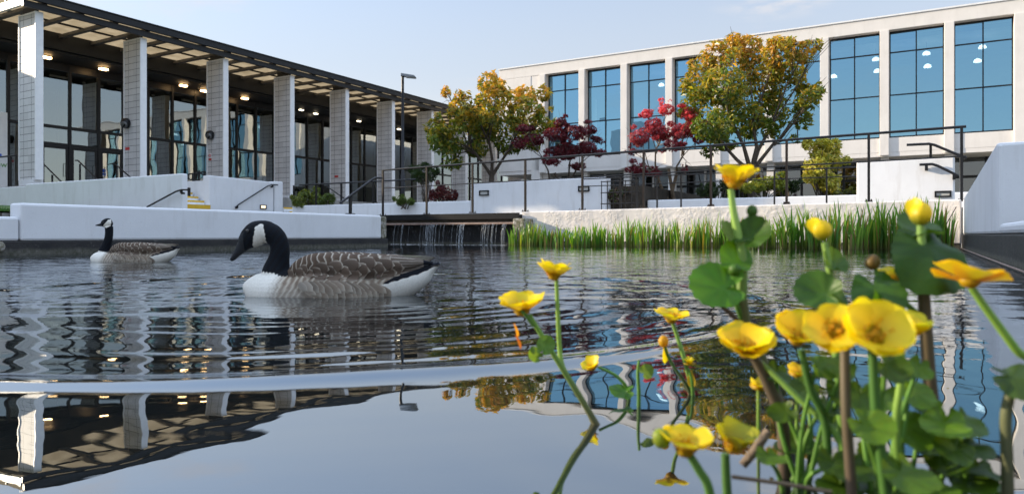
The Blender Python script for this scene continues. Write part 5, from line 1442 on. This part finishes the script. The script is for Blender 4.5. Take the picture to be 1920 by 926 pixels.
# small far blooms inside the leaves
for x, y, s_, lb in ((1494, 703, .022, 'tiny orange yellow marigold low among the leaves beneath the paired blooms'), (1422, 726, .018, 'tiny marigold half hidden behind the thick brown stem'), (1657, 752, .018, 'tiny yellow marigold peeping out under the green stems')):
    b = A(x, y + 60, .80); b.z = -.02; t = plant(lb, b); stem(t, [b, A(x, y + 30, .80), A(x, y, .80)], .002, .0018, GRN, (.2, .3, .05)); flower(t, A(x, y + 2, .80), s_ * 1.3, (0, -.4, 1), .9, 5)
# leaf rosettes round the right hand plants
def rosette(label, base_px, Yb, leaves):
    b = A(base_px[0], base_px[1], Yb); b.z = -.03; t = plant(label, b)
    for x, y, s_, tilt, az, cupc, colk in leaves:
        if random.random() < .06: continue
        colk *= random.uniform(.6, 1.15)
        Yl = Yb + random.uniform(-.05, .05); c = A(x, y, Yl); nr_ = Vector((math.sin(az) * tilt, -math.cos(az) * tilt, 1)); a2 = random.uniform(-1.2, 1.2)
        stem(t, [b + Vector((random.uniform(-.02, .02), random.uniform(-.02, .02), 0)), (b + c) / 2 + Vector((random.uniform(-.01, .01), 0, .01)), c], .0026, .0018, DRK, GRN)
        leaf(t, c, s_ * .72, nr_, Vector((math.sin(az + a2), -math.cos(az + a2), -.1)), tuple(k * colk for k in (.080, .175, .020)), cupc, random.uniform(0, .25))
rosette('round marigold leaves crowding under the ruffled bloom', (1500, 880), .68, [(1495, 842, .048, .35, -.3, .5, 1.15), (1455, 700, .030, .9, .2, .2, 1.1), (1510, 730, .034, 1.0, -.2, .2, .9), (1540, 760, .030, .7, .5, .2, 1.0), (1475, 775, .030, .8, -.5, .2, .8), (1560, 800, .034, .6, .2, .3, 1.0), (1530, 690, .030, 1.1, .3, .2, 1.1), (1575, 730, .034, 1.1, -.4, .2, .8), (1440, 860, .03, .3, .2, .2, .9), (1520, 905, .035, .3, .2, .2, .8), (1560, 870, .036, .5, .2, .2, 1.1), (1580, 690, .03, 1.2, .1, .2, .9)])
rosette('broad marigold leaves massed below the large overlapping pair', (1650, 900), .60, [(1690, 800, .046, 1.0, .2, .3, 1.3), (1655, 740, .036, 1.1, -.2, .2, .9), (1705, 730, .036, 1.2, .3, .2, 1.2), (1620, 800, .036, .8, -.3, .2, 1.0), (1720, 830, .036, .6, .3, .3, 1.1), (1640, 860, .044, .5, 0, .3, .9), (1690, 890, .046, .5, .2, .3, .8), (1600, 880, .04, .5, -.3, .3, .9), (1610, 745, .034, 1.1, .1, .2, 1.0), (1720, 690, .026, 1.2, .1, .2, 1.0), (1660, 690, .030, 1.2, -.1, .2, .9), (1575, 915, .045, .3, .1, .2, 1.0), (1645, 915, .05, .3, 0, .2, .9)])
rosette('marigold leaves low over the water below the thick brown stalk', (1790, 900), .64, [(1770, 800, .044, .55, -.2, .35, 1.2), (1800, 790, .036, .8, .3, .2, 1.0), (1810, 840, .038, .5, .4, .2, .7), (1760, 860, .042, .6, -.2, .3, .8), (1830, 880, .04, .4, .5, .2, .7), (1740, 760, .030, 1.0, 0, .2, 1.0), (1790, 900, .05, .4, .1, .2, .8), (1845, 905, .04, .4, .4, .2, .6), (1735, 915, .05, .3, -.1, .2, .9), (1790, 845, .036, .9, .1, .2, .9)])
m = MB()
for k in range(46):
    if k < 26: p = A(random.uniform(1250, 1850), 0, random.uniform(.55, 1.1)); sz = random.uniform(.002, .006)
    else: p = pu(random.uniform(960, 1790), 470, random.uniform(11.6, 12.6)); sz = random.uniform(.01, .03)
    a = random.uniform(0, 6.28); c_, s_ = math.cos(a) * sz, math.sin(a) * sz; z = .006 if k < 26 else .008
    m.add([(p.x + c_, p.y + s_, z), (p.x - s_ * .5, p.y + c_ * .5, z + .001), (p.x - c_, p.y - s_, z), (p.x + s_ * .5, p.y - c_ * .5, z - .001)], [(0, 1, 2, 3)], random.choice([(.20, .14, .05), (.10, .12, .03), (.05, .035, .02), (.30, .24, .08)]))
struct(m.build('debris', 'grassm', col=True), 'stuff')
m = MB(); m.tube([A(1392, 872, .66), A(1415, 845, .66), A(1440, 808, .665)], [.004, .0046, .004], 7); m.tube([A(1372, 893, .62), A(1470, 906, .61), A(1560, 922, .6)], .0018, 6)
tag(m.build('driftwood_twig', 'bark_pale'), 'dark broken twigs afloat beside the low green bud', 'twig')
